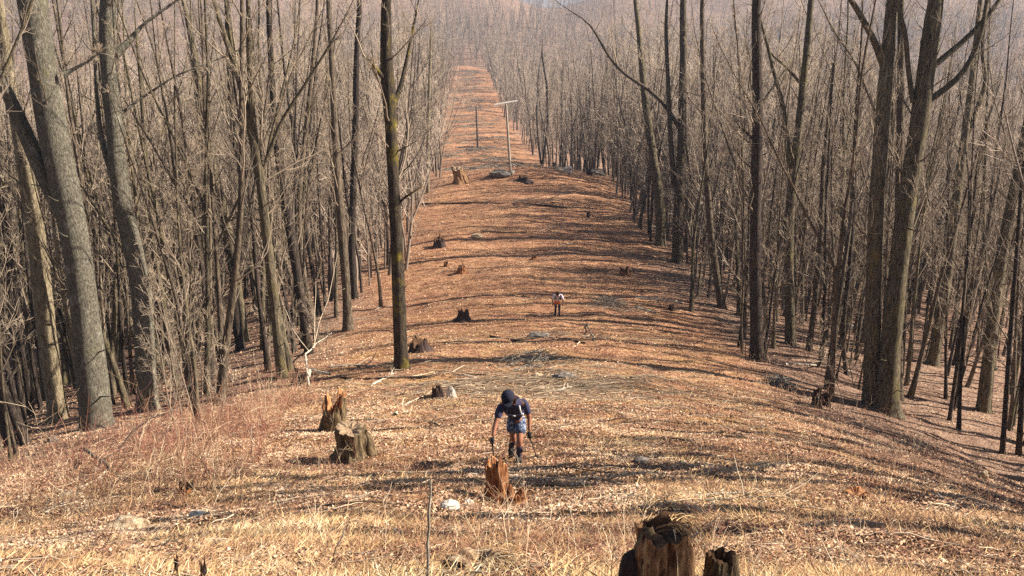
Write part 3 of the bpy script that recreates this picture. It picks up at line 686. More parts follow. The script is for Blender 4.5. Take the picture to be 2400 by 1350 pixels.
def brambles():
    rng = np.random.default_rng(31); T = Tubes()
    def stem(x, y, L, r, rn, arch):
        z = float(H(x, y)); az = rng.uniform(0, 6.28); n = 7
        t = np.linspace(0, 1, n)
        hz = L * (0.15 + arch * 0.7) * t; vt = L * (t * (1.0 - arch * 0.75 * t))
        P = np.stack([x + hz * math.cos(az), y + hz * math.sin(az), z - 0.03 + vt], -1) + rng.normal(0, 0.018 * L, (n, 3)) * t[:, None]
        T.add(P, np.linspace(r, r * 0.4, n), 3, rn)
        for _ in range(rng.integers(1, 5)):
            q, Td = along(P, rng.uniform(0.25, 0.95)); L2 = L * rng.uniform(0.15, 0.4)
            T.add(grow_path(q, side_dir(Td, rad(rng.uniform(25, 60)), rng), L2, 4, rng, 0.2, 0.15), np.linspace(r * 0.6, r * 0.3, 4), 3, min(1, rn + rng.uniform(-.1, .3)))
    k = 0
    while k < 2500:                                            # the thicket at the foot of the left tree line
        y = rng.uniform(12, 34); edge = -5.2 - 0.10 * (y - 12) + 1.2 * float(value_noise(y / 2.0, 0.0, 41)); x = edge - rng.exponential(2.6)
        if x < -0.58 * y - 1 or value_noise(x / 1.3, y / 1.3, 42) < rng.uniform(-0.9, 0.5): continue
        red = value_noise(x / 2.5, y / 2.5, 43) > 0.05
        stem(x, y, min(2.2, 0.3 + rng.exponential(0.42)), rng.uniform(0.003, 0.0075), rng.uniform(0, 0.5) if red else rng.uniform(0.25, 0.9), rng.uniform(0.05, 1.0)); k += 1
    for _ in range(420):                                       # sparse weeds over the near clearing
        y = rng.uniform(5.5, 22); x = rng.uniform(-0.55, 0.5) * y
        stem(x, y, rng.uniform(0.2, 0.8), rng.uniform(0.002, 0.004), rng.uniform(0.2, 1.0), rng.uniform(0.2, 1.0))
    for cx, cy, n, sp_ in ((2.3, 7.0, 90, 0.5), (1.0, 6.3, 60, 0.5), (-0.4, 6.2, 70, 0.6), (-3.1, 16.2, 60, 0.6), (-0.1, 11.4, 40, 0.35), (-2.0, 6.5, 70, 0.9)):
        for _ in range(n):
            stem(cx + rng.normal(0, sp_), cy + rng.normal(0, sp_), rng.uniform(0.25, 0.75), rng.uniform(0.0025, 0.004), rng.uniform(0.3, 1.0), rng.uniform(0.2, 1.0))
    for px, py, n, sp_ in ((930, 1112, 130, .4), (650, 1105, 110, .4), (560, 1010, 150, .6), (1420, 1280, 110, .35), (1130, 1300, 150, .5), (330, 1135, 120, .4), (760, 1075, 90, .3), (1010, 1080, 90, .5), (1330, 1325, 90, .3), (250, 1290, 110, .4), (1580, 1340, 70, .4), (1700, 1250, 70, .3), (2000, 1170, 80, .3), (90, 1080, 200, .7), (420, 1060, 170, .6)):
        g = at(px, py)
        for _ in range(n): stem(g.x + rng.normal(0, sp_), g.y + rng.normal(0, sp_ * .7), rng.uniform(0.12, 0.5), rng.uniform(0.002, 0.0038), rng.uniform(0.0, 0.75), rng.uniform(0.4, 1.0))
    for _ in range(700):                                       # and along the right edge
        y = rng.uniform(16, 60); x = float(clear_c(y) + clear_h(y)) + rng.exponential(3.0) - 0.5
        stem(x, y, rng.uniform(0.4, 1.3), rng.uniform(0.0035, 0.006), rng.uniform(0.2, 1.0), rng.uniform(0.1, 0.9))
    tag(link('brambles', T.mesh('brambles'), M['bramble']), 'tangle of thin reddish and straw-coloured stems along the clearing edges', 'brambles', kind='stuff')
brambles()

# ------------------------------------------------------------------ litter
def sample_ground(rng, n, y0, y1, p, wx=0.56):
    """points whose density falls off with distance from the camp of the hill top"""
    u = rng.random(n); y = (y0 ** (1 - p) + u * (y1 ** (1 - p) - y0 ** (1 - p))) ** (1 / (1 - p))
    x = rng.uniform(-1, 1, n) * (wx * y + 1.0)
    return x, y
def leaves():
    rng = np.random.default_rng(51)
    x, y = sample_ground(rng, 420000, 4.2, 150, 1.15); xn, yn = sample_ground(rng, 330000, 4.2, 34, 1.3); x = np.concatenate([x, xn]); y = np.concatenate([y, yn])
    keep = value_noise(x / 0.9, y / 0.7, 56) + 0.6 * value_noise(x / 3.1, y / 2.2, 57) > rng.uniform(-1.5, 0.0, len(x)); x = x[keep]; y = y[keep]
    d = np.abs(x - clear_c(y)) - clear_h(y)
    z = H(x, y); n = len(x)
    s = rng.uniform(0.009, 0.024, n) * (1 + 0.032 * y)
    az = rng.uniform(0, 6.28, n); N = np.stack([rng.normal(0, 0.55, n), rng.normal(0, 0.55, n), np.ones(n)], -1); N /= np.linalg.norm(N, axis=1, keepdims=True)
    a = np.stack([np.cos(az), np.sin(az), np.zeros(n)], -1); a -= (a * N).sum(1, keepdims=True) * N; a /= np.linalg.norm(a, axis=1, keepdims=True)
    b = np.cross(N, a); c = np.stack([x, y, z + rng.uniform(0.005, 0.05, n)], -1)
    cu = rng.normal(0, 0.35, n)[:, None]; S_ = s[:, None]; wd = rng.uniform(0.35, 0.7, n)[:, None]
    V = np.stack([c - a * S_, c - b * S_ * wd + N * S_ * cu, c + a * S_ + N * S_ * rng.normal(0, 0.2, n)[:, None], c + b * S_ * wd + N * S_ * cu], 1)
    q = np.arange(n * 4).reshape(n, 4)
    tone = 0.52 - 0.05 * sstep(y, 22, 60) + 0.25 * value_noise(x / 1.6, y / 1.3, 53) + 0.16 * value_noise(x / 0.5, y / 0.45, 54) + rng.normal(0, 0.2, n) - 0.04 * sstep(d, -1, 3)
    me = mesh_np('leaf_litter', V.reshape(-1, 3), q, None, {'rnd': np.repeat(np.clip(tone, 0, 1), 4)}, smooth=False)
    tag(link('leaf_litter', me, M['leaf']), 'brown and orange dead leaves strewn over the clearing and woods floor', 'leaf litter', kind='stuff')
leaves()
def straw():
    rng = np.random.default_rng(61)
    x, y = sample_ground(rng, 560000, 4.2, 80, 1.4)
    m = value_noise(x / 2.6, y / 2.2, 63) + 0.5 * value_noise(x / 0.7, y / 0.6, 64) > rng.uniform(-0.75, 1.0, len(x))
    m &= (np.abs(x - clear_c(y)) - clear_h(y)) < rng.normal(0, 1.5, len(x))
    x, y = x[m], y[m]; n = len(x); k = 4; t = np.linspace(0, 1, k)
    z = H(x, y); L = rng.uniform(0.06, 0.26, n); az = 1.2 * value_noise(x / 1.1, y / 1.1, 65) * 3 + rng.normal(0, 1.3, n)
    el = rng.uniform(0.0, 0.42, n); bend = rng.uniform(0.3, 1.0, n)
    hz = L[:, None] * t * np.cos(el)[:, None]; vt = L[:, None] * (t * np.sin(el)[:, None] - bend[:, None] * 0.35 * np.sin(el)[:, None] * t ** 2 * 1.6) + 0.01
    P = np.stack([x[:, None] + hz * np.cos(az)[:, None], y[:, None] + hz * np.sin(az)[:, None], z[:, None] + vt], -1)
    Wd = (rng.uniform(0.0012, 0.003, n) * (1 + 0.03 * y))[:, None] * np.array([1, 1, 0.8, 0.2])
    sd_ = np.stack([-np.sin(az), np.cos(az), rng.normal(0, 0.5, n)], -1)[:, None, :]
    V = np.stack([P - sd_ * Wd[..., None], P + sd_ * Wd[..., None]], 2).reshape(n, k * 2, 3)
    i = np.arange(k - 1)[:, None] * 2; q = np.concatenate([i, i + 1, i + 3, i + 2], 1)
    Q = (q[None] + (np.arange(n) * 2 * k)[:, None, None]).reshape(-1, 4)
    tone = np.clip(0.40 + 0.34 * value_noise(x / 2.2, y / 1.8, 66) + 0.14 * value_noise(x / 0.6, y / 0.5, 67) + rng.normal(0, 0.23, n), 0, 1)
    me = mesh_np('dry_grass', V.reshape(-1, 3), Q, None, {'rnd': np.repeat(tone, 2 * k)}, smooth=False)
    tag(link('dry_grass', me, M['straw']), 'flattened straw-yellow dry grass in patches over the near clearing', 'dry grass', kind='stuff')
straw()
def twigs():
    rng = np.random.default_rng(71); T = Tubes()
    for i in range(5200):
        if i < 2200:
            y = rng.choice([31.5, 34.5, 38, 27, 46, 56, 24]) + rng.normal(0, 1.0); x = rng.uniform(-8, 9)
            if i < 1300: x = rng.normal(0.8, 3.0); y = 33 + rng.normal(0, 2.0)
        else:
            xx, yy = sample_ground(rng, 1, 5, 85, 1.4); x, y = float(xx[0]), float(yy[0])
        L = rng.uniform(0.25, 1.6) if i < 2200 else rng.uniform(0.12, 0.6) * (1 + y / 40); az = rng.normal(0, 0.5) if i < 2200 else rng.uniform(0, 6.28); n = 5; t = np.linspace(-0.5, 0.5, n)
        X = x + L * t * math.cos(az) + rng.normal(0, 0.05 * L, n); Y = y + L * t * math.sin(az) + rng.normal(0, 0.03 * L, n)
        P = np.stack([X, Y, H(X, Y) + rng.uniform(0.0, 0.06) + np.abs(rng.normal(0, 0.02, n))], -1)
        r = rng.uniform(0.004, 0.013) * (0.7 + 0.3 * L) * (1.7 if i < 1500 else 1.0)
        T.add(P, np.linspace(r, r * 0.4, n), 3, rng.random() * (0.4 if i < 1500 else 1.0))
    for i in range(2400):                                     # chips and broken stubs in the foreground
        xx, yy = sample_ground(rng, 1, 4.6, 22, 1.2); x, y = float(xx[0]), float(yy[0]); L = rng.uniform(0.05, 0.42); az = rng.uniform(0, 6.28); el = rng.normal(0.08, 0.2); t = np.linspace(-.5, .5, 4)
        X = x + L * t * math.cos(az) + rng.normal(0, .03 * L, 4); Y = y + L * t * math.sin(az) + rng.normal(0, .03 * L, 4); r = rng.uniform(0.003, 0.011)
        T.add(np.stack([X, Y, H(X, Y) + 0.035 + L * t * el], -1), np.array([r, r, r * .8, r * .5]), 4, rng.random())
    tag(link('twig_litter', T.mesh('twig_litter'), M['stick']), 'small broken twigs scattered and drifted across the clearing floor', 'twig litter', kind='stuff')
twigs()

def branch_on_ground(pix, wpx, label, mat='bleached', lift=(0.03,), side=3, seed=0, name='fallen_branch', cat='branch', group=None):
    rng = np.random.default_rng(2000 + seed); G = [at(*p) for p in pix]; s = mpp(G[0])
    P = np.array([list(g) for g in G]); P[:, 2] += np.resize(np.array(lift, float), len(P))
    Q, R = resample(P, np.linspace(wpx * s / 2, wpx * s * 0.25, len(P)), 9)
    Q += rng.normal(0, 0.02, Q.shape); loc = Q[0].copy(); Q -= loc
    T = Tubes(); T.add(Q, R, 7, 0.7)
    o = link(name, T.mesh('fallen_branch'), M[mat], None, tuple(loc)); T2 = Tubes()
    L = np.linalg.norm(Q[-1] - Q[0])
    for _ in range(side):
        T2 = Tubes()
        q, Td = along(Q, rng.uniform(0.3, 0.95)); d = side_dir(Td, rad(rng.uniform(25, 55)), rng); d[2] = abs(d[2]) * 0.5
        T2.add(grow_path(q, d, L * rng.uniform(0.15, 0.35), 5, rng, 0.0, 0.15), np.linspace(R[-1] * 0.9, R[-1] * 0.35, 5), 4, 0.8); link('side_twig', T2.mesh('side_twig'), M['stick'], o)
    return tag(o, label, cat, group)
branch_on_ground([(722, 895), (728, 878), (775, 884)], 12, 'bleached white forked branch lying at the foot of the left brush', seed=1, lift=(0.05, 0.25, 0.1))
branch_on_ground([(724, 905), (716, 856), (742, 820), (778, 788)], 6, 'pale crooked branch standing up from the white forked branch', seed=2, lift=(0.02, 0.5, 0.35, 0.2))
branch_on_ground([(775, 862), (840, 858), (905, 862)], 7, 'straight pale pole lying just left of the lone mossy trunk', seed=3)
branch_on_ground([(800, 888), (880, 892), (1000, 886), (1140, 880)], 8, 'long dark root-like branch running past the foot of the mossy trunk', mat='bark_dark', seed=4)
branch_on_ground([(925, 975), (950, 950), (975, 938)], 8, 'short pale diagonal stick between the cut stumps and the nearer hiker', seed=5)
branch_on_ground([(868, 905), (900, 890), (922, 878)], 6, 'short pale stick pointing at the base of the lone mossy trunk', seed=6)
branch_on_ground([(1488, 698), (1545, 704), (1600, 712)], 9, 'bleached log right of the brush pile, longest pale log there', seed=7)
branch_on_ground([(1490, 722), (1512, 728), (1535, 735)], 11, 'short thick bleached log lying just below the longest pale log', seed=8)
branch_on_ground([(1376, 760), (1390, 795), (1400, 822)], 3.5, 'grey bare branch pointing downhill toward the viewer, right of the far hiker', mat='bark_grey', seed=9)
branch_on_ground([(195, 1078), (235, 1095), (280, 1125)], 9, 'grey stick slanting down in the left foreground grass', mat='bark_grey', seed=10, lift=(0.3, 0.18, 0.03))
branch_on_ground([(2200, 1165), (2225, 1185), (2250, 1205)], 7, 'pale stick lying alone on the right foreground slope', seed=11)
branch_on_ground([(1300, 920), (1340, 908), (1375, 900)], 5, 'thin pale stick slanting beyond the nearer hiker on the right', seed=12)
branch_on_ground([(1840, 855), (1920, 858), (2000, 872)], 6, 'long thin pale stick below the wavy thin stem on the right', seed=13)
branch_on_ground([(990, 480), (1120, 478), (1260, 482), (1330, 488)], 6, 'long dark trunk lying across the clearing below the far rise', mat='bark_dark', seed=14, side=5)
branch_on_ground([(1130, 545), (1220, 548), (1330, 556)], 5, 'dark grey branch lying across mid clearing beyond the far hiker', mat='bark_dark', seed=15)
branch_on_ground([(1150, 790), (1210, 800), (1290, 790), (1370, 806)], 7, 'wavy dark branch draped over the rock ledge in mid clearing', mat='bark_dark', seed=16, side=5)
rng = np.random.default_rng(81)
for i in range(46):
    xx, yy = sample_ground(rng, 1, 9, 80, 1.1, 0.2); x0, y0 = float(xx[0]) + 0.8, float(yy[0])
    L = rng.uniform(0.8, 2.6); az = rng.normal(0, 0.45); n = 5; t = np.linspace(-.5, .5, n)
    P = np.stack([x0 + L * t * math.cos(az), y0 + L * t * math.sin(az) + rng.normal(0, .05, n), t * 0], -1); P[:, 2] = H(P[:, 0], P[:, 1]) + rng.uniform(0.02, 0.06, n)
    Q, R = resample(P, np.linspace(rng.uniform(0.015, 0.035), 0.007, n), 8); loc = Q[0].copy(); Q -= loc
    T = Tubes(); T.add(Q, R, 5, 0.6); o = link('fallen_branch', T.mesh('fallen_branch'), M[str(rng.choice(['bark_grey', 'bark_brown', 'bark_dark', 'bleached']))], None, tuple(loc)); T2 = Tubes()
    for _ in range(4):
        T2 = Tubes(); q, Td = along(Q, rng.uniform(0.3, 0.95)); d = side_dir(Td, rad(rng.uniform(25, 55)), rng); d[2] = abs(d[2]) * 0.4
        T2.add(grow_path(q, d, L * rng.uniform(0.15, 0.35), 4, rng, 0, .15), np.linspace(0.008, 0.004, 4), 3, rng.random()); link('side_twig', T2.mesh('side_twig'), M['stick'], o)
    tag(o, 'leafless fallen branch lying crosswise in the leaf litter of the clearing', 'branch', 'fallen branches strewn over the clearing')

def brush_pile(px, py, wpx, label, seed):
    rng = np.random.default_rng(seed); c = at(px, py); wd = wpx * mpp(c) / 2; T = Tubes()
    for _ in range(150):
        x = c.x + rng.normal(0, wd * 0.4); y = c.y + rng.normal(0, wd * 0.45); az = rng.uniform(0, 6.28); L = rng.uniform(0.5, 1.5); t = np.linspace(-.5, .5, 5)
        X = x + L * t * math.cos(az); Y = y + L * t * math.sin(az); hgt = 0.4 * math.exp(-((x - c.x) ** 2 + (y - c.y) ** 2) / (wd * 0.6) ** 2) * rng.random()
        T.add(np.stack([X, Y, H(X, Y) + 0.02 + hgt + rng.normal(0, .05, 5)], -1) - np.array(c), np.linspace(0.014, 0.005, 5), 4, rng.random() * 0.6)
    o = link('brush_pile', T.mesh('brush_pile'), M['brush'], None, c); tag(o, label, 'brush pile')
M['brush'] = twig_mat('grey_brush', (0.16, 0.14, 0.11), (0.42, 0.38, 0.32))
brush_pile(1425, 712, 130, 'grey-green heap of cut brush just right of the far hiker', 91)
brush_pile(1240, 845, 200, 'low grey heap of slash right of the lone mossy trunk', 92)
brush_pile(1830, 905, 70, 'small heap of dead twigs left of the blackened twin stump', 93)

# ------------------------------------------------------------------ stumps
def stump(px, py, wpx, hpx, label, bark='stump_bark', top='wood_cut', jag=0.15, hollow=0.3, flare=0.5, seed=0, lean=(0, 0), spikes=0, sq=1.0, name='tree_stump', lobes=(), off=(0, 0), drape=0, facet=None):
    b = at(px, py); s = mpp(b); r = wpx * s / 2; h = hpx * s * 1.10; NS, NR = 80, 24
    a = np.arange(NS) / NS * 2 * math.pi
    ca_, sa_ = np.cos(a), np.sin(a)
    def cn(f, sd): return value_noise(ca_ * f + 11.3, sa_ * f + 7.7, seed * 13 + sd)
    top_h = h * (1 - jag * 0.5 + jag * (0.7 * cn(1.2, 1) + 0.5 * cn(3.0, 2) + 0.22 * cn(8.0, 3)))
    for k in range(spikes):
        c = (seed * 1.7 + k * 2.4) % 6.28; dd = np.abs((a - c + math.pi) % (2 * math.pi) - math.pi); top_h += h * 0.38 * np.exp(-(dd / 0.22) ** 2) * (1 - 0.3 * k)
    top_h = np.maximum(top_h, 0.25 * h)
    V = []
    for i in range(NR):
        t = i / (NR - 1); z = -0.15 + (top_h + 0.15) * t; zz = np.maximum(z, 0)
        fl = flare * np.exp(-zz / (0.22 * h + 0.02)) * (1 + 0.8 * cn(1.6, 5))
        lump = 0.15 * value_noise(ca_ * 2 + 5, zz / r * 1.2 + sa_ * 2, seed + 3) + 0.12 * value_noise(ca_ * 6, sa_ * 6 + zz / r * 0.3, seed + 4) + 0.08 * value_noise(ca_ * 13, sa_ * 13 + zz / r * .5, seed + 6) + 0.04 * value_noise(ca_ * 20, zz / r * 7 + sa_ * 20, seed + 9)
        rr = r * (1 - 0.10 * t) * (1 + 0.12 * cn(1.0, 7)) * (1 + fl + lump)
        if facet is not None:                                              # flat face, shaped to turn the front toward the sun
            cf = np.cos(a - rad(facet)); rr = np.where(cf > 0.3, np.minimum(rr, 0.70 * r * (1 + fl + lump * 1.3) / np.maximum(cf, 0.3)), rr)
        V.append(np.stack([rr * ca_ + lean[0] * zz, (rr * sa_) * sq + lean[1] * zz, z], -1))
    V = np.concatenate(V); i = np.arange(NR - 1)[:, None]; j = np.arange(NS)[None]
    q = np.stack([i * NS + j, i * NS + (j + 1) % NS, (i + 1) * NS + (j + 1) % NS, (i + 1) * NS + j], -1).reshape(-1, 4)
    root = empty(name, b); link('bark', mesh_np('bark', V, q), M[bark], root)
    rim = V[-NS:]; cx = rim[:, :2].mean(0); W = [rim]; c0 = cx
    for k, (f, dz) in enumerate(((0.80, 0.01), (0.58, -hollow * 0.35), (0.36, -hollow), (0.10, -hollow * 1.15))):
        p = rim.copy(); p[:, :2] = c0 + np.array(off) * r * (1 - f) + (p[:, :2] - c0) * f
        zt = rim[:, 2] if k == 0 else (rim[:, 2] * (1 - k / 4) + rim[:, 2].mean() * k / 4)
        p[:, 2] = np.maximum(zt + dz * h + 0.045 * h * cn(5, 20 + k), 0.02); W.append(p)
    W = np.concatenate(W); i = np.arange(4)[:, None]
    q = np.stack([i * NS + j, i * NS + (j + 1) % NS, (i + 1) * NS + (j + 1) % NS, (i + 1) * NS + j], -1).reshape(-1, 4)
    cap = np.arange(4 * NS, 5 * NS); ctr = len(W); W = np.concatenate([W, W[cap].mean(0, keepdims=True)])
    tri = np.stack([cap, np.roll(cap, -1), np.full(NS, ctr)], -1)
    link('broken_top', mesh_np('broken_top', W, q, tri), M[top], root)
    for (dx, dy, lw, lh, mt) in lobes:                                 # buttresses and side slabs of the same stump
        T = Tubes(); n = 8; t = np.linspace(0, 1, n); base = np.array([dx * s, dy * s, -0.1])
        P = base + np.stack([-dx * s * 0.25 * t, -dy * s * 0.2 * t, (lh * s * 1.1 + 0.1) * t], -1)
        R = lw * s / 2 * (1.25 - 0.45 * t) * (1 + 0.12 * value_noise(t * 6, t * 0 + seed, 8)); R[-1] *= 0.35
        T.add(P, R, 14, 0.5); link('buttress', T.mesh('buttress'), M[mt], root)
    if drape:
        rg = np.random.default_rng(seed + 70); T = Tubes(); hm = float(top_h.mean())
        for _ in range(drape):
            a0 = rg.uniform(-1.3, 1.3); rr0 = r * rg.uniform(0.3, 0.95); p0 = V3(rr0 * math.cos(a0), rr0 * math.sin(a0) * .8, hm + 0.03); o_ = V3(math.cos(a0 + rg.normal(0, .5)), math.sin(a0 + rg.normal(0, .5)), 0)
            L = rg.uniform(0.06, 0.22); t = np.linspace(0, 1, 7); P = p0 + np.outer(t * L * .8, o_) + np.outer(.03 * t - rg.uniform(.4, 1.3) * t ** 2 * L, V3(0, 0, 1)); T.add(P, np.linspace(.0024, .0012, 7), 3, rg.uniform(.2, 1))
        link('draped_grass', T.mesh('draped_grass'), M['straw'], root)
    return tag(root, label, 'stump')
stump(1552, 1412, 138, 186, 'largest mossy hollow stump in the bottom right foreground, draped with dry grass', 'stump_grey', 'wood_pith', 0.09, 0.10, 0.35, 1, off=(-0.9, 0.6), drape=45, facet=-48, lobes=[(-85, 5, 66, 125, 'stump_char'), (-55, -10, 50, 190, 'stump_bark')])
stump(1682, 1408, 84, 116, 'small dark rotten stump beside the largest hollow stump', 'stump_bark', 'wood_pith', 0.14, 0.35, 0.3, 2, facet=-50)
stump(1163, 1182, 52, 108, 'tall rusty splintered stump directly below the nearer hiker', 'stump_rust', 'wood_orange', 0.35, 0.35, 0.15, 3, spikes=2)
stump(1213, 1182, 40, 32, 'low crumbling reddish stump beside the tall rusty one', 'wood_orange', 'stump_rust', 0.5, 0.4, 0.6, 4, spikes=2)
stump(828, 1072, 72, 74, 'flat-cut grey stump with a curling buttress on its right', 'stump_bark', 'wood_cut', 0.12, 0.06, 0.4, 5, lobes=[(44, 0, 26, 62, 'stump_bark')])
stump(786, 1012, 54, 92, 'taller stump with a bright orange rotten top behind the flat-cut one', 'stump_bark', 'wood_orange', 0.35, 0.35, 0.4, 6, lean=(0.08, -0.1), spikes=1)
stump(1025, 932, 26, 28, 'small dark pointed stump beside the upright white stone', 'stump_char', 'wood_pith', 0.4, 0.3, 0.3, 7, spikes=1)
stump(1912, 950, 20, 42, 'blackened twin stump, its left post', 'stump_char', 'wood_pith', 0.2, 0.2, 0.3, 8)
stump(1935, 952, 18, 36, 'blackened twin stump, its right post', 'stump_char', 'wood_pith', 0.25, 0.2, 0.3, 9)
stump(1086, 750, 26, 24, 'small brown stump casting a long shadow left of the far hiker', 'stump_char', 'wood_pith', 0.4, 0.2, 0.7, 10, spikes=1)
stump(985, 824, 46, 26, 'low dark stump just behind the lone mossy trunk', 'stump_char', 'wood_pith', 0.4, 0.3, 0.5, 11, spikes=2)
stump(1031, 578, 24, 20, 'dark crown-shaped splintered stump on the left of mid clearing', 'stump_char', 'wood_pith', 0.5, 0.4, 0.4, 12, spikes=3)
stump(1046, 625, 10, 11, 'tiny reddish stump just left of the antler-like stump', 'stump_rust', 'wood_pith', 0.5, 0.3, 0.4, 13, spikes=1)
stump(1082, 640, 18, 15, 'rusty antler-like splintered stump in mid clearing', 'stump_rust', 'wood_pith', 0.5, 0.3, 0.4, 14, spikes=2)
stump(1462, 646, 20, 14, 'rusty broken stump with a log trailing left, right mid clearing', 'stump_rust', 'wood_pith', 0.5, 0.3, 0.5, 15, spikes=2)
stump(1573, 726, 12, 12, 'small round dark stump near the right edge of mid clearing', 'stump_char', 'wood_pith', 0.2, 0.2, 0.3, 16)
stump(1082, 428, 30, 32, 'sunlit yellow-tan stump leaning on the far rise, left of the pole', 'stump_grey', 'wood_cut', 0.2, 0.1, 0.5, 17, lean=(-0.25, 0))
stump(1379, 510, 8, 15, 'thin dark stump standing alone on the far right of the clearing', 'stump_char', 'wood_pith', 0.2, 0.1, 0.2, 18)
stump(1381, 412, 10, 14, 'dark broken stump against the boulder on the far rise', 'stump_char', 'wood_pith', 0.5, 0.2, 0.4, 19, spikes=1)
stump(1300, 392, 9, 12, 'small dark branching stump left of the white rocks on the far rise', 'stump_char', 'wood_pith', 0.5, 0.2, 0.4, 20, spikes=2)
stump(1252, 609, 12, 8, 'low reddish stump alone at the centre of mid clearing', 'stump_rust', 'wood_pith', 0.5, 0.2, 0.5, 21, spikes=1)
stump(480, 1366, 16, 62, 'dark splintered stub rising from the bottom left edge', 'stump_char', 'wood_pith', 0.4, 0.2, 0.2, 22, spikes=1)
stump(418, 1356, 10, 56, 'thin dark stub left of the splintered one at the bottom edge', 'stump_char', 'wood_pith', 0.3, 0.2, 0.2, 23)
stump(440, 1160, 34, 30, 'low dark-red rotten stump in the left foreground grass', 'stump_rust', 'wood_pith', 0.5, 0.4, 0.6, 24)
stump(1130, 1338, 150, 40, 'wide low rotten stump buried in grass at the bottom centre', 'stump_bark', 'wood_cut', 0.5, 0.3, 0.4, 25, sq=0.7, drape=60)
stump(2008, 1170, 50, 22, 'low crumbled stump on the right foreground slope', 'stump_bark', 'wood_orange', 0.5, 0.4, 0.6, 26)
stump(1228, 424, 22, 12, 'low dark stump just below the pole on the far rise', 'stump_char', 'wood_pith', 0.4, 0.2, 0.8, 27)

# the stick standing in the foreground
def standing_stick(pts, wpx, label, seed):
    b = at(*pts[0]); P = np.array([on_plane(px, py, b.y) for px, py in pts]); P[0] = np.array([b.x, b.y, b.z - 0.15]); loc = np.array(b)
    Q, R = resample(P - loc, np.linspace(wpx * mpp(b) / 2, wpx * mpp(b) / 3.2, len(P)), 9); Q += np.random.default_rng(seed).normal(0, 0.006, Q.shape)
    T = Tubes(); T.add(Q, R, 7, 0.8); tag(link('standing_stick', T.mesh('standing_stick'), M['bleached'], None, tuple(loc)), label, 'stick')
standing_stick([(1004, 1372), (1003, 1300), (1005, 1220), (1010, 1160), (1015, 1122)], 8, 'thin pale stick standing upright in the centre foreground', 1)
standing_stick([(1555, 1320), (1600, 1270), (1645, 1245), (1690, 1208)], 5, 'pale crooked twig rising right behind the largest hollow stump', 2)
standing_stick([(768, 1330), (785, 1290), (808, 1240)], 5, 'pale leaning twig in the foreground left of the upright stick', 3)
standing_stick([(592, 1085), (590, 1040), (588, 1000)], 5, 'short thin upright stick at the front of the left brush', 4)

# ------------------------------------------------------------------ rocks
def rock(px, py, wpx, hpx, label, mat, seed, depth=0.8, cat='rock', sharp=0.35):
    c = at(px, py); s = mpp(c); bm = bmesh.new(); bmesh.ops.create_icosphere(bm, subdivisions=3, radius=1.0)
    off = Vector((seed * 3.1, seed * 1.7, seed * 2.3))
    for v in bm.verts:
        n = mnoise.noise(v.co * 1.1 + off) * sharp + mnoise.noise(v.co * 2.7 + off) * sharp * 0.45 + mnoise.noise(v.co * 7 + off) * 0.06
        q = v.co * (1 + n); 
        for ax in range(3): q[ax] = round(q[ax] * 5) / 5 * 0.35 + q[ax] * 0.65
        v.co = Vector((q.x * wpx * s / 2, q.y * wpx * s / 2 * depth, q.z * hpx * s * 0.62 + hpx * s * 0.22))
    me = bpy.data.meshes.new('rock'); bm.to_mesh(me); bm.free()
    return tag(link('rock', me, M[mat], None, c), label, cat)
rock(1058, 1195, 44, 30, 'bright white rock left of the tall rusty stump, larger of the pair', 'rock_white', 1)
rock(1098, 1185, 22, 18, 'small pinkish-white rock between the larger white rock and rusty stump', 'rock_white', 2)
rock(1057, 934, 22, 34, 'upright white stone beside the small dark pointed stump', 'rock_white', 3, 0.5)
rock(466, 1216, 46, 26, 'cream-white rock in the left foreground, brightest there', 'rock_white', 4)
rock(300, 1240, 90, 34, 'broad pale half-buried rock in the left foreground grass', 'rock_tan', 5)
rock(168, 1172, 60, 22, 'flat pale rock in the left foreground below the brambles', 'rock_tan', 6)
rock(2306, 1120, 20, 22, 'small pale yellow rock alone on the right foreground slope', 'rock_tan', 7)
rock(1504, 1086, 40, 20, 'dark grey rounded rock on the slope right of the nearer hiker', 'rock_grey', 8)
rock(1262, 790, 52, 13, 'grey rock ledge breaking the ground in front of the far hiker', 'rock_grey', 9, 0.5)
rock(1322, 886, 50, 16, 'pale grey rock showing in the slash right of centre', 'rock_grey', 10, 0.6)
rock(1262, 884, 22, 12, 'small pale rock left of the pale grey rock in the slash', 'rock_tan', 11)
rock(1330, 406, 20, 20, 'upright white rock among the trees at the far rise', 'rock_white', 12, 0.5)
rock(1312, 402, 24, 9, 'low tan rock left of the upright white one on the far rise', 'rock_tan', 13)
rock(1396, 410, 44, 16, 'grey-green boulder with a white face at the far right rise', 'rock_grey', 14)
rock(1172, 410, 56, 14, 'low dark rubble mound left of the pole foot', 'rock_grey', 15)
rock(1199, 408, 14, 9, 'small pale rock at the foot of the pole with the crossarm', 'rock_white', 16)
rock(1118, 556, 26, 8, 'flat pale rock in mid clearing right of the crown-shaped stump', 'rock_tan', 17)
rock(860, 1222, 44, 18, 'tan half-buried rock left of the upright foreground stick', 'rock_tan', 18)
rock(125, 1036, 24, 20, 'small dark rock in the brambles at the far left', 'rock_grey', 19)
rock(1985, 1160, 30, 14, 'tan rock beside the low crumbled stump on the right', 'rock_tan', 20)
rock(930, 1255, 34, 20, 'dark grey rock in the grass below the tan half-buried one', 'rock_grey', 21)
rock(1990, 770, 22, 12, 'small white rock on the woods floor beside the wavy thin stem', 'rock_white', 22)

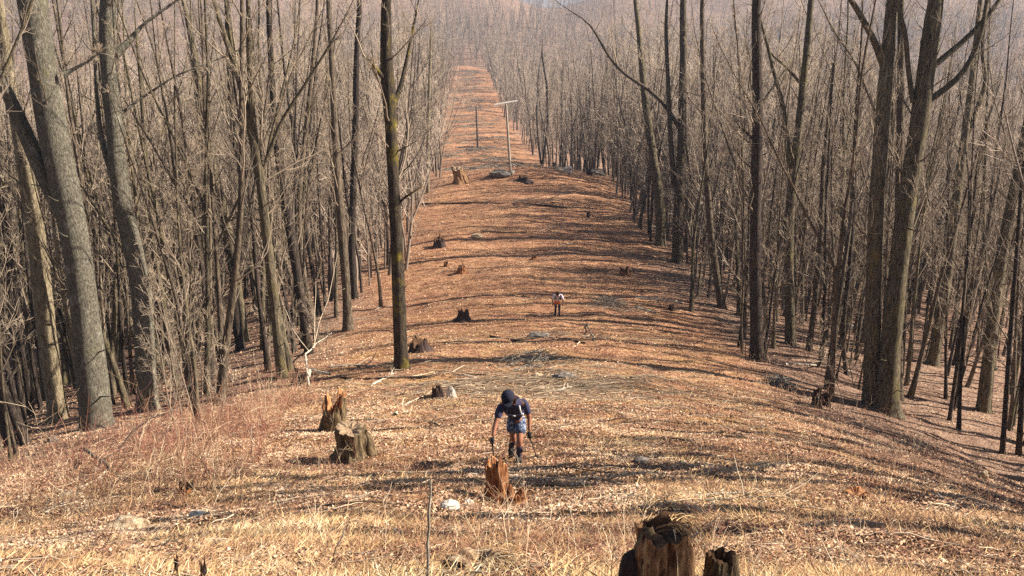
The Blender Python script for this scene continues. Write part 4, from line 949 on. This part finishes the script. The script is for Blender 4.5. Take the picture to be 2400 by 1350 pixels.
# ------------------------------------------------------------------ utility poles
def pole(px, py, pytop, wpx, label, mat, arm=None, dx=0):
    b = at(px, py); top = on_plane(px + dx, pytop, b.y) - np.array(b); r = wpx * mpp(b) / 2
    root = empty('utility_pole', b); T = Tubes(); P = np.linspace(np.array([0, 0, -0.4]), top, 9); T.add(P, np.linspace(r, r * 0.75, 9), 14, 0.5)
    post = link('post', T.mesh('post'), M[mat], root)
    bm = bmesh.new(); bmesh.ops.create_cone(bm, cap_ends=True, segments=14, radius1=r * 0.76, radius2=r * 0.5, depth=0.12, matrix=Matrix.Translation(top + np.array([0, 0, 0.05]))); me = bpy.data.meshes.new('cap'); bm.to_mesh(me); bm.free()
    link('cap', me, M[mat], post)
    if arm:
        (ax, ay), (bx, by) = arm; A = on_plane(ax, ay, b.y) - np.array(b); B = on_plane(bx, by, b.y) - np.array(b) + V3(0.1, 0.6, 0); A = A + V3(-0.1, -0.3, 0); d = Vector(B - A)
        bm = bmesh.new(); bmesh.ops.create_cube(bm, size=1.0, matrix=Matrix.Translation(Vector((A + B) / 2) + Vector((0, -r - 0.07, 0))) @ d.to_track_quat('X', 'Z').to_matrix().to_4x4() @ Matrix.Diagonal((d.length, 0.12, 0.14, 1)))
        bmesh.ops.bevel(bm, geom=bm.edges[:], offset=0.02, segments=2, affect='EDGES'); me = bpy.data.meshes.new('crossarm'); bm.to_mesh(me); bm.free(); am = link('crossarm', me, M['arm_wood'], root)
        for f in (0.06, 0.94):
            c = A + (B - A) * f + np.array([0, -r - 0.07, 0.10]); P = np.array([c, c + [0, 0, 0.06], c + [0, 0, 0.10], c + [0, 0, 0.16]]); T = Tubes(); T.add(P, np.array([0.02, 0.05, 0.035, 0.02]), 8, 0.5); link('insulator', T.mesh('insulator'), M['pole_dark'], am)
    tag(root, label, 'pole')
pole(1197, 407, 245, 6.5, 'weathered grey utility pole with a white tilted crossarm on the rise', 'pole_wood', ((1160, 244), (1211, 237)), dx=-11)
pole(1120, 347, 250, 5, 'thin dark bare utility pole farther down the clearing', 'pole_dark', dx=-4)

# ------------------------------------------------------------------ people
def skin_mesh(name, nodes, edges, sub=2):
    me = bpy.data.meshes.new('tmp'); keys = list(nodes); ix = {k: i for i, k in enumerate(keys)}
    me.from_pydata([nodes[k][0] for k in keys], [(ix[a], ix[b]) for a, b in edges], []); o = bpy.data.objects.new('tmp', me); COL.objects.link(o)
    md = o.modifiers.new('skin', 'SKIN'); md.branch_smoothing = 0.6; md.use_smooth_shade = True
    sv = me.skin_vertices[0].data
    for i, k in enumerate(keys):
        r = nodes[k][1]; sv[i].radius = r if isinstance(r, tuple) else (r, r); sv[i].use_root = (i == 0)
    ms = o.modifiers.new('sub', 'SUBSURF'); ms.levels = sub; ms.render_levels = sub
    dg = bpy.context.evaluated_depsgraph_get(); dg.update(); res = bpy.data.meshes.new_from_object(o.evaluated_get(dg)); res.name = name
    bpy.data.objects.remove(o); bpy.data.meshes.remove(me)
    for p in res.polygons: p.use_smooth = True
    res.materials.clear()
    return res
def ball(name, c, r, scale=(1, 1, 1), rot=None, cut=None):
    bm = bmesh.new(); bmesh.ops.create_uvsphere(bm, u_segments=20, v_segments=14, radius=r)
    if cut is not None: bmesh.ops.delete(bm, geom=[v for v in bm.verts if v.co.z < cut * r], context='VERTS')
    bmesh.ops.transform(bm, verts=bm.verts, matrix=Matrix.Translation(Vector(c)) @ (rot or Matrix.Identity(4)) @ Matrix.Diagonal((*scale, 1)))
    for f in bm.faces: f.smooth = True
    me = bpy.data.meshes.new(name); bm.to_mesh(me); bm.free(); return me
def join(name, *mes):
    bm = bmesh.new()
    for m in mes: bm.from_mesh(m)
    me = bpy.data.meshes.new(name); bm.to_mesh(me); bm.free(); return me
def hand_mesh(name, wr, palm_dir, side, r=1.0):
    """palm and five bent fingers closing round a grip"""
    d = unit(np.array(palm_dir)); sv = unit(np.cross(d, V3(0, 1, 0))) if abs(d[1]) < .9 else V3(1, 0, 0); f = unit(np.cross(sv, d)) * side
    ms = [skin_mesh('palm', {'a': (tuple(wr), .030), 'b': (tuple(wr + d * .05), .042), 'c': (tuple(wr + d * .09), .040)}, [('a', 'b'), ('b', 'c')], 1)]
    for i, L in enumerate((.9, 1.0, .95, .8)):
        p = wr + d * .085 + sv * (i - 1.5) * .019
        ms.append(skin_mesh('f', {'a': (tuple(p - d * .02), .010), 'b': (tuple(p + d * .032 * L + f * .008), .0095), 'c': (tuple(p + d * .045 * L + f * .034), .009), 'd': (tuple(p + d * .026 * L + f * .052), .008)}, [('a', 'b'), ('b', 'c'), ('c', 'd')], 1))
    p = wr + d * .03 - sv * .035
    ms.append(skin_mesh('t', {'a': (tuple(p), .012), 'b': (tuple(p + d * .028 - sv * .02 + f * .012), .011), 'c': (tuple(p + d * .05 - sv * .01 + f * .035), .009)}, [('a', 'b'), ('b', 'c')], 1))
    return join(name, *ms)
def chain(J, names, grow=0.0, over=None):
    n = {k: (tuple(J[k][0]), tuple(np.array(J[k][1] if isinstance(J[k][1], tuple) else (J[k][1],) * 2) + grow)) for k in names}
    if over: n.update(over)
    return n
def lerp(a, b, t): return tuple(np.array(a) * (1 - t) + np.array(b) * t)

M['skin'] = flat_mat('skin', (0.30, 0.14, 0.085), 0.6, 0.1)
M['navy_cloth'] = flat_mat('navy_cloth', (0.045, 0.045, 0.085), 0.9)
M['cap_cloth'] = flat_mat('black_cap_cloth', (0.02, 0.02, 0.035), 0.9)
M['dark_pack'] = flat_mat('dark_pack_fabric', (0.025, 0.025, 0.05), 0.8)
M['short_cloth'] = simple_noise_mat('blue_grey_plaid', [(0.42, (0.025, 0.035, 0.075)), (0.52, (0.10, 0.135, 0.21)), (0.64, (0.38, 0.42, 0.50))], (14, 14, 14), 0.2)
M['sock'] = flat_mat('dark_sock', (0.04, 0.04, 0.07), 0.95)
M['boot'] = flat_mat('dark_boot', (0.035, 0.03, 0.03), 0.7)
M['glove'] = flat_mat('black_glove', (0.02, 0.017, 0.018), 0.8)
M['hair'] = flat_mat('dark_brown_hair', (0.045, 0.025, 0.016), 0.7)
M['strap_pale'] = flat_mat('pale_strap', (0.55, 0.55, 0.56), 0.7, 0.1)
M['lavender'] = flat_mat('lavender_cloth', (0.78, 0.76, 0.90), 0.9, 0.08)
M['orange_cloth'] = flat_mat('orange_cloth', (0.85, 0.20, 0.035), 0.9, 0.12)
M['metal'] = flat_mat('pole_metal', (0.12, 0.11, 0.11), 0.4, 0.1, metal=0.6)
M['eye'] = flat_mat('dark_eye', (0.03, 0.02, 0.02), 0.3)

def person(base, J, label, shirt, shorts, legwear, leg_from, cap, glove, sleeve=0.85, hair_long=True, short_len=0.74, tights=False):
    root = empty('person', base)
    core = ['pelvis', 'spine', 'chest', 'neck', 'head', 'crown']
    names = core + [a + s for s in 'LR' for a in ('sh', 'el', 'wr', 'hip', 'kn', 'an', 'toe')] + ['nose']
    E = list(zip(core, core[1:])) + [('head', 'nose')]
    for s in 'LR': E += [('chest', 'sh' + s), ('sh' + s, 'el' + s), ('el' + s, 'wr' + s), ('pelvis', 'hip' + s), ('hip' + s, 'kn' + s), ('kn' + s, 'an' + s), ('an' + s, 'toe' + s)]
    bn = chain(J, names)
    for c in ('pelvis', 'spine', 'chest'): bn[c] = (bn[c][0], tuple(q * 0.78 for q in bn[c][1]))
    body = skin_mesh('body', bn, E); hands = []
    for s, sg in (('L', 1), ('R', -1)):
        d = np.array(J['wr' + s][0]) - np.array(J['el' + s][0]); h = hand_mesh('hand', np.array(J['wr' + s][0]), unit(d) + V3(0, 0, -0.25), sg)
        if glove: link('glove', h, M['glove'], root)
        else: hands.append(h)
    if hands: body = join('body', body, *hands)
    for p in body.polygons: p.use_smooth = True
    link('body', body, M['skin'], root)
    n = chain(J, ['pelvis', 'spine', 'chest', 'shL', 'shR'], 0.035); n['neckb'] = (lerp(J['chest'][0], J['neck'][0], 0.62), .075)
    Es = [('pelvis', 'spine'), ('spine', 'chest'), ('chest', 'neckb')]
    for s in 'LR': n['sl' + s] = (lerp(J['sh' + s][0], J['el' + s][0], sleeve), .062); Es += [('chest', 'sh' + s), ('sh' + s, 'sl' + s)]
    link('shirt', skin_mesh('shirt', n, Es), M[shirt], root)
    n = chain(J, ['pelvis', 'hipL', 'hipR'], 0.03); n['waist'] = (lerp(J['pelvis'][0], J['spine'][0], 0.35), .165); Es = [('pelvis', 'waist')]
    for s in 'LR': n['th' + s] = (lerp(J['hip' + s][0], J['kn' + s][0], short_len), .112); Es += [('pelvis', 'hip' + s), ('hip' + s, 'th' + s)]
    link('shorts', skin_mesh('shorts', n, Es), M[shorts], root)
    for s in 'LR':
        n = {'a': (lerp(J['kn' + s][0], J['an' + s][0], leg_from), .066), 'b': (lerp(J['kn' + s][0], J['an' + s][0], (leg_from + 1) / 2), .062), 'c': (tuple(J['an' + s][0]), .052)}
        if tights:
            n = {'z': (lerp(J['hip' + s][0], J['kn' + s][0], 0.3), .098), 'a': (lerp(J['hip' + s][0], J['kn' + s][0], 0.65), .088), 'k': (tuple(J['kn' + s][0]), .07), 'b': (lerp(J['kn' + s][0], J['an' + s][0], .35), .068), 'c': (tuple(J['an' + s][0]), .05)}
            link('tights_leg', skin_mesh('tights_leg', n, [('z', 'a'), ('a', 'k'), ('k', 'b'), ('b', 'c')]), M[legwear], root)
        else: link('sock', skin_mesh('sock', n, [('a', 'b'), ('b', 'c')]), M[legwear], root)
        a = np.array(J['an' + s][0]); t = np.array(J['toe' + s][0]); dn = V3(0, 0, -0.02)
        n = {'k': (tuple(a + V3(0, 0, .05)), .058), 'h': (tuple(a + dn), .056), 'm': (tuple((a + t) / 2 + dn * .5), .062), 't': (tuple(t), .058), 'u': (tuple(t + (t - a) * .12), .05)}
        bt = link('boot', skin_mesh('boot', n, [('k', 'h'), ('h', 'm'), ('m', 't'), ('t', 'u')]), M['boot'], root)
    hd = np.array(J['head'][0]); cr = np.array(J['crown'][0]); up = unit(cr - hd); fwd = unit(np.array(J['nose'][0]) - hd - up * np.dot(np.array(J['nose'][0]) - hd, up)); sd = np.cross(up, fwd)
    rot = Matrix((sd, -fwd, up)).transposed().to_4x4() if np.dot(np.cross(sd, -fwd), up) > 0 else Matrix((-sd, -fwd, up)).transposed().to_4x4()
    for sg in (1, -1):
        link('eye', ball('eye', hd + fwd * .088 + sd * .033 * sg + up * .015, .012), M['eye'], root)
        link('ear', ball('ear', hd + sd * .095 * sg - fwd * 0.01, .03, (.4, .7, 1.0), rot), M['skin'], root)
    link('mouth', ball('mouth', hd + fwd * .083 - up * .055, .02, (1.2, .5, .35), rot), M['hair'], root)
    hr = [ball('h', hd + up * .03 - fwd * .012, .118, (1, 1.08, 1.0), rot, -0.15)]
    if hair_long:
        for sg in (1, -1, 0):
            p = hd - fwd * .07 * (1 if sg == 0 else .5) + sd * .085 * sg; hr.append(skin_mesh('h', {'a': (tuple(p + up * .02), .05), 'b': (tuple(p - up * .09), .052), 'c': (tuple(p - up * .2 + V3(0, 0, -.04)), .035)}, [('a', 'b'), ('b', 'c')]))
    hm = join('hair', *hr)
    for p in hm.polygons: p.use_smooth = True
    link('hair', hm, M['hair'], root)
    if cap:
        cm = link('cap', ball('cap', hd + up * .045, .124, (1, 1.08, .95), rot, 0.05), M['cap_cloth'], root)
        bm = bmesh.new(); bmesh.ops.create_uvsphere(bm, u_segments=18, v_segments=10, radius=.1)
        bmesh.ops.transform(bm, verts=bm.verts, matrix=Matrix.Translation(Vector(hd + up * .05 + fwd * .12)) @ rot @ Matrix.Diagonal((.85, .95, .1, 1))); me = bpy.data.meshes.new('brim'); bm.to_mesh(me); bm.free(); link('brim', me, M['cap_cloth'], cm)
    tag(root, label, 'person')
    return root

base1 = at(1206, 1083)
J1 = {'pelvis': (V3(.02, .14, .84), (.15, .12)), 'spine': (V3(.0, -.02, 1.03), (.145, .115)), 'chest': (V3(-.03, -.21, 1.23), (.165, .125)), 'neck': (V3(-.07, -.34, 1.375), .058), 'head': (V3(-.11, -.42, 1.46), (.088, .10)), 'crown': (V3(-.12, -.48, 1.545), .075), 'nose': (V3(-.115, -.52, 1.42), .022),
      'shL': (V3(.17, -.22, 1.30), .068), 'elL': (V3(.26, -.22, 1.00), .045), 'wrL': (V3(.26, -.32, .78), .031), 'shR': (V3(-.23, -.27, 1.28), .068), 'elR': (V3(-.33, -.42, 1.00), .045), 'wrR': (V3(-.38, -.58, .80), .031),
      'hipL': (V3(.11, .13, .80), .10), 'knL': (V3(.09, -.17, .50), .060), 'anL': (V3(.075, -.06, .12), .042), 'toeL': (V3(.08, -.22, .12), .034),
      'hipR': (V3(-.07, .15, .80), .10), 'knR': (V3(-.02, .12, .42), .060), 'anR': (V3(-.06, .42, .10), .042), 'toeR': (V3(-.06, .30, -.04), .034)}
p1 = person(base1, J1, 'hiker in a black cap, navy shirt and blue-grey shorts climbing with bowed head', 'navy_cloth', 'short_cloth', 'sock', 0.18, True, True)

def backpack(base, J, label, pale=True):
    root = empty('backpack', base); ch = np.array(J['chest'][0]); sp_ = np.array(J['spine'][0]); up = unit(ch - sp_); back = unit(V3(0, 1, 0) - up * up[1]); sx = V3(1, 0, 0)
    c = (ch + sp_) / 2 + back * .19 - up * .20; rot = Matrix((sx, back, up)).transposed().to_4x4()
    def box(name, c_, sz, bev):
        bm = bmesh.new(); bmesh.ops.create_cube(bm, size=1, matrix=Matrix.Translation(Vector(c_)) @ rot @ Matrix.Diagonal((*sz, 1))); bmesh.ops.bevel(bm, geom=bm.edges[:], offset=bev, segments=3, affect='EDGES')
        for f in bm.faces: f.smooth = True
        me = bpy.data.meshes.new(name); bm.to_mesh(me); bm.free(); return me
    link('pack_body', box('pack_body', c, (.26, .13, .34), .05), M['dark_pack'], root)
    link('lid', box('lid', c + up * .175, (.23, .13, .06), .03), M['dark_pack'], root)
    for sg in (1, -1):
        P = np.array([c + up * .2 - back * .06 + sx * .1 * sg, ch + up * .19 + sx * .12 * sg - back * .02, ch + up * .1 + sx * .12 * sg - back * .165, ch - up * .06 + sx * .125 * sg - back * .18, sp_ + up * .02 + sx * .15 * sg - back * .11, c - up * .2 - back * .06 + sx * .14 * sg])
        Q, R = resample(smooth_path(P, 1), np.full(6, .016), 16); T = Tubes(); T.add(Q, R, 8, .5); link('shoulder_strap', T.mesh('shoulder_strap'), M['strap_pale'] if (sg == 1 and pale) else M['dark_pack'], root)
    P = np.array([ch + up * .02 + sx * x - back * (.2 if abs(x) < .1 else .185) for x in np.linspace(-.13, .13, 7)]); T = Tubes(); T.add(P, np.full(7, .012), 6, .5); cs = link('chest_strap', T.mesh('chest_strap'), M['dark_pack'], root)
    link('buckle', ball('buckle', ch + up * .02 - back * .215, .025, (1.2, .5, .8), rot), M['strap_pale'], cs)
    pl = np.array(J['pelvis'][0]) + V3(0, -.02, .13); a = np.linspace(0, 2 * math.pi, 22); P = np.stack([pl[0] + .19 * np.cos(a), pl[1] + .165 * np.sin(a), pl[2] + a * 0], -1); T = Tubes(); T.add(P, np.full(22, .03), 6, .5); link('hip_belt', T.mesh('hip_belt'), M['dark_pack'], root)
    tag(root, label, 'backpack')
backpack(base1, J1, 'dark backpack with a pale strap worn by the nearer hiker')

def trekking_pole(base, top, tip, label):
    b = np.array(base); A = b + top; B = b + tip; d = unit(B - A); root = empty('trekking_pole', tuple(B)); A = A - B; Bz = V3(0, 0, 0)
    def tube(name, P, R, k=8, mt='metal', par=root): T = Tubes(); T.add(np.array(P), np.array(R), k, .5); return link(name, T.mesh(name), M[mt], par)
    tube('shaft', [A + d * .1, A * .5, Bz - d * .06], [.014, .013, .011]); tube('grip', [A - d * .07, A - d * .02, A + d * .06, A + d * .11], [.012, .019, .017, .013], 10, 'glove')
    tube('basket', [-d * .085, -d * .08, -d * .07], [.01, .045, .012], 12, 'glove'); tube('tip', [-d * .06, Bz + d * .02], [.005, .002], 6)
    tag(root, label, 'trekking pole')
def gz(base, x, y): return float(H(base.x + x, base.y + y)) - base.z
hR = np.array(J1['wrR'][0]) + V3(-.01, -.03, -.09); hL = np.array(J1['wrL'][0]) + V3(.0, -.03, -.09)
trekking_pole(base1, hR, V3(-.36, -.30, gz(base1, -.36, -.30)), "dark trekking pole planted under the hiker's hand above the rusty stump")
trekking_pole(base1, hL, V3(.42, .30, gz(base1, .42, .30)), "dark trekking pole trailing from the nearer hiker's other hand on the right")

base2 = at(1306, 741)
J2 = {'pelvis': (V3(.0, .12, .88), (.15, .12)), 'spine': (V3(0, .0, 1.08), (.145, .115)), 'chest': (V3(0, -.20, 1.29), (.165, .125)), 'neck': (V3(-.01, -.36, 1.42), .058), 'head': (V3(-.02, -.45, 1.50), (.088, .10)), 'crown': (V3(-.02, -.53, 1.56), .075), 'nose': (V3(-.02, -.55, 1.44), .022),
      'shL': (V3(.21, -.22, 1.35), .068), 'elL': (V3(.31, -.20, 1.08), .045), 'wrL': (V3(.30, -.28, .84), .031), 'shR': (V3(-.21, -.22, 1.35), .068), 'elR': (V3(-.29, -.18, 1.08), .045), 'wrR': (V3(-.27, -.26, .84), .031),
      'hipL': (V3(.10, .11, .84), .10), 'knL': (V3(.11, -.04, .47), .062), 'anL': (V3(.11, .04, .10), .042), 'toeL': (V3(.12, -.12, .07), .034),
      'hipR': (V3(-.10, .11, .84), .10), 'knR': (V3(-.10, .02, .47), .062), 'anR': (V3(-.11, .20, .08), .042), 'toeR': (V3(-.12, .05, .03), .034)}
person(base2, J2, 'distant hiker in a lavender shirt and bright orange shorts bending forward', 'lavender', 'orange_cloth', 'sock', 0.05, False, False, sleeve=1.0, hair_long=False, short_len=0.42, tights=True)
backpack(base2, J2, 'dark backpack worn by the distant hiker in orange shorts', False)

def slash_shade_rows():  # dark brush laid crosswise, partly standing in for trunk shadow lines
    rng = np.random.default_rng(101); T = Tubes()
    for i in range(170):
        y0 = rng.uniform(118, 465) ; xc = float(clear_c(y0)) + rng.normal(0, 4); wd = rng.uniform(1.5, 7.5); tilt = rng.normal(0.15, 0.1)
        for _ in range(int(4 + wd * 3)):
            x = xc + rng.uniform(-wd, wd); y = y0 + tilt * (x - xc) + rng.normal(0, .22)
            if abs(x - float(clear_c(y))) > float(clear_h(y)) - 0.3: continue
            L = rng.uniform(0.7, 2.4); az = rng.normal(0, .5); t = np.linspace(-.5, .5, 4); X = x + L * t * math.cos(az); Y = y + L * t * math.sin(az)
            T.add(np.stack([X, Y, H(X, Y) + rng.uniform(0, .35) + rng.normal(0, .06, 4)], -1), np.linspace(.05, .02, 4), 4, rng.random() * .5)
    tag(link('slash', T.mesh('slash'), M['brush']), 'dark drifts of cut brush, partly standing in for trunk shadows, across the far strip', 'slash', kind='stuff')
slash_shade_rows()

# ------------------------------------------------------------------ the air
def air():
    bm = bmesh.new(); lo, hi = (-2450, -45, -230), (2450, 4650, 62)
    bmesh.ops.create_cube(bm, size=1.0, matrix=Matrix.Translation([(a + b) / 2 for a, b in zip(lo, hi)]) @ Matrix.Diagonal([b - a for a, b in zip(lo, hi)] + [1]))
    me = bpy.data.meshes.new('haze'); bm.to_mesh(me); bm.free()
    m = bpy.data.materials.new('haze_air'); m.use_nodes = True; nt = m.node_tree; nt.nodes.clear()
    o = nt.nodes.new('ShaderNodeOutputMaterial'); v = nt.nodes.new('ShaderNodeVolumePrincipled')
    v.inputs['Color'].default_value = (0.62, 0.77, 1.0, 1); v.inputs['Density'].default_value = HAZE; v.inputs['Anisotropy'].default_value = 0.2
    nt.links.new(v.outputs[0], o.inputs['Volume'])
    tag(link('haze', me, m), 'thin pale blue haze over the far slope and hills', 'haze', kind='stuff')
HAZE = 0.00025
air()
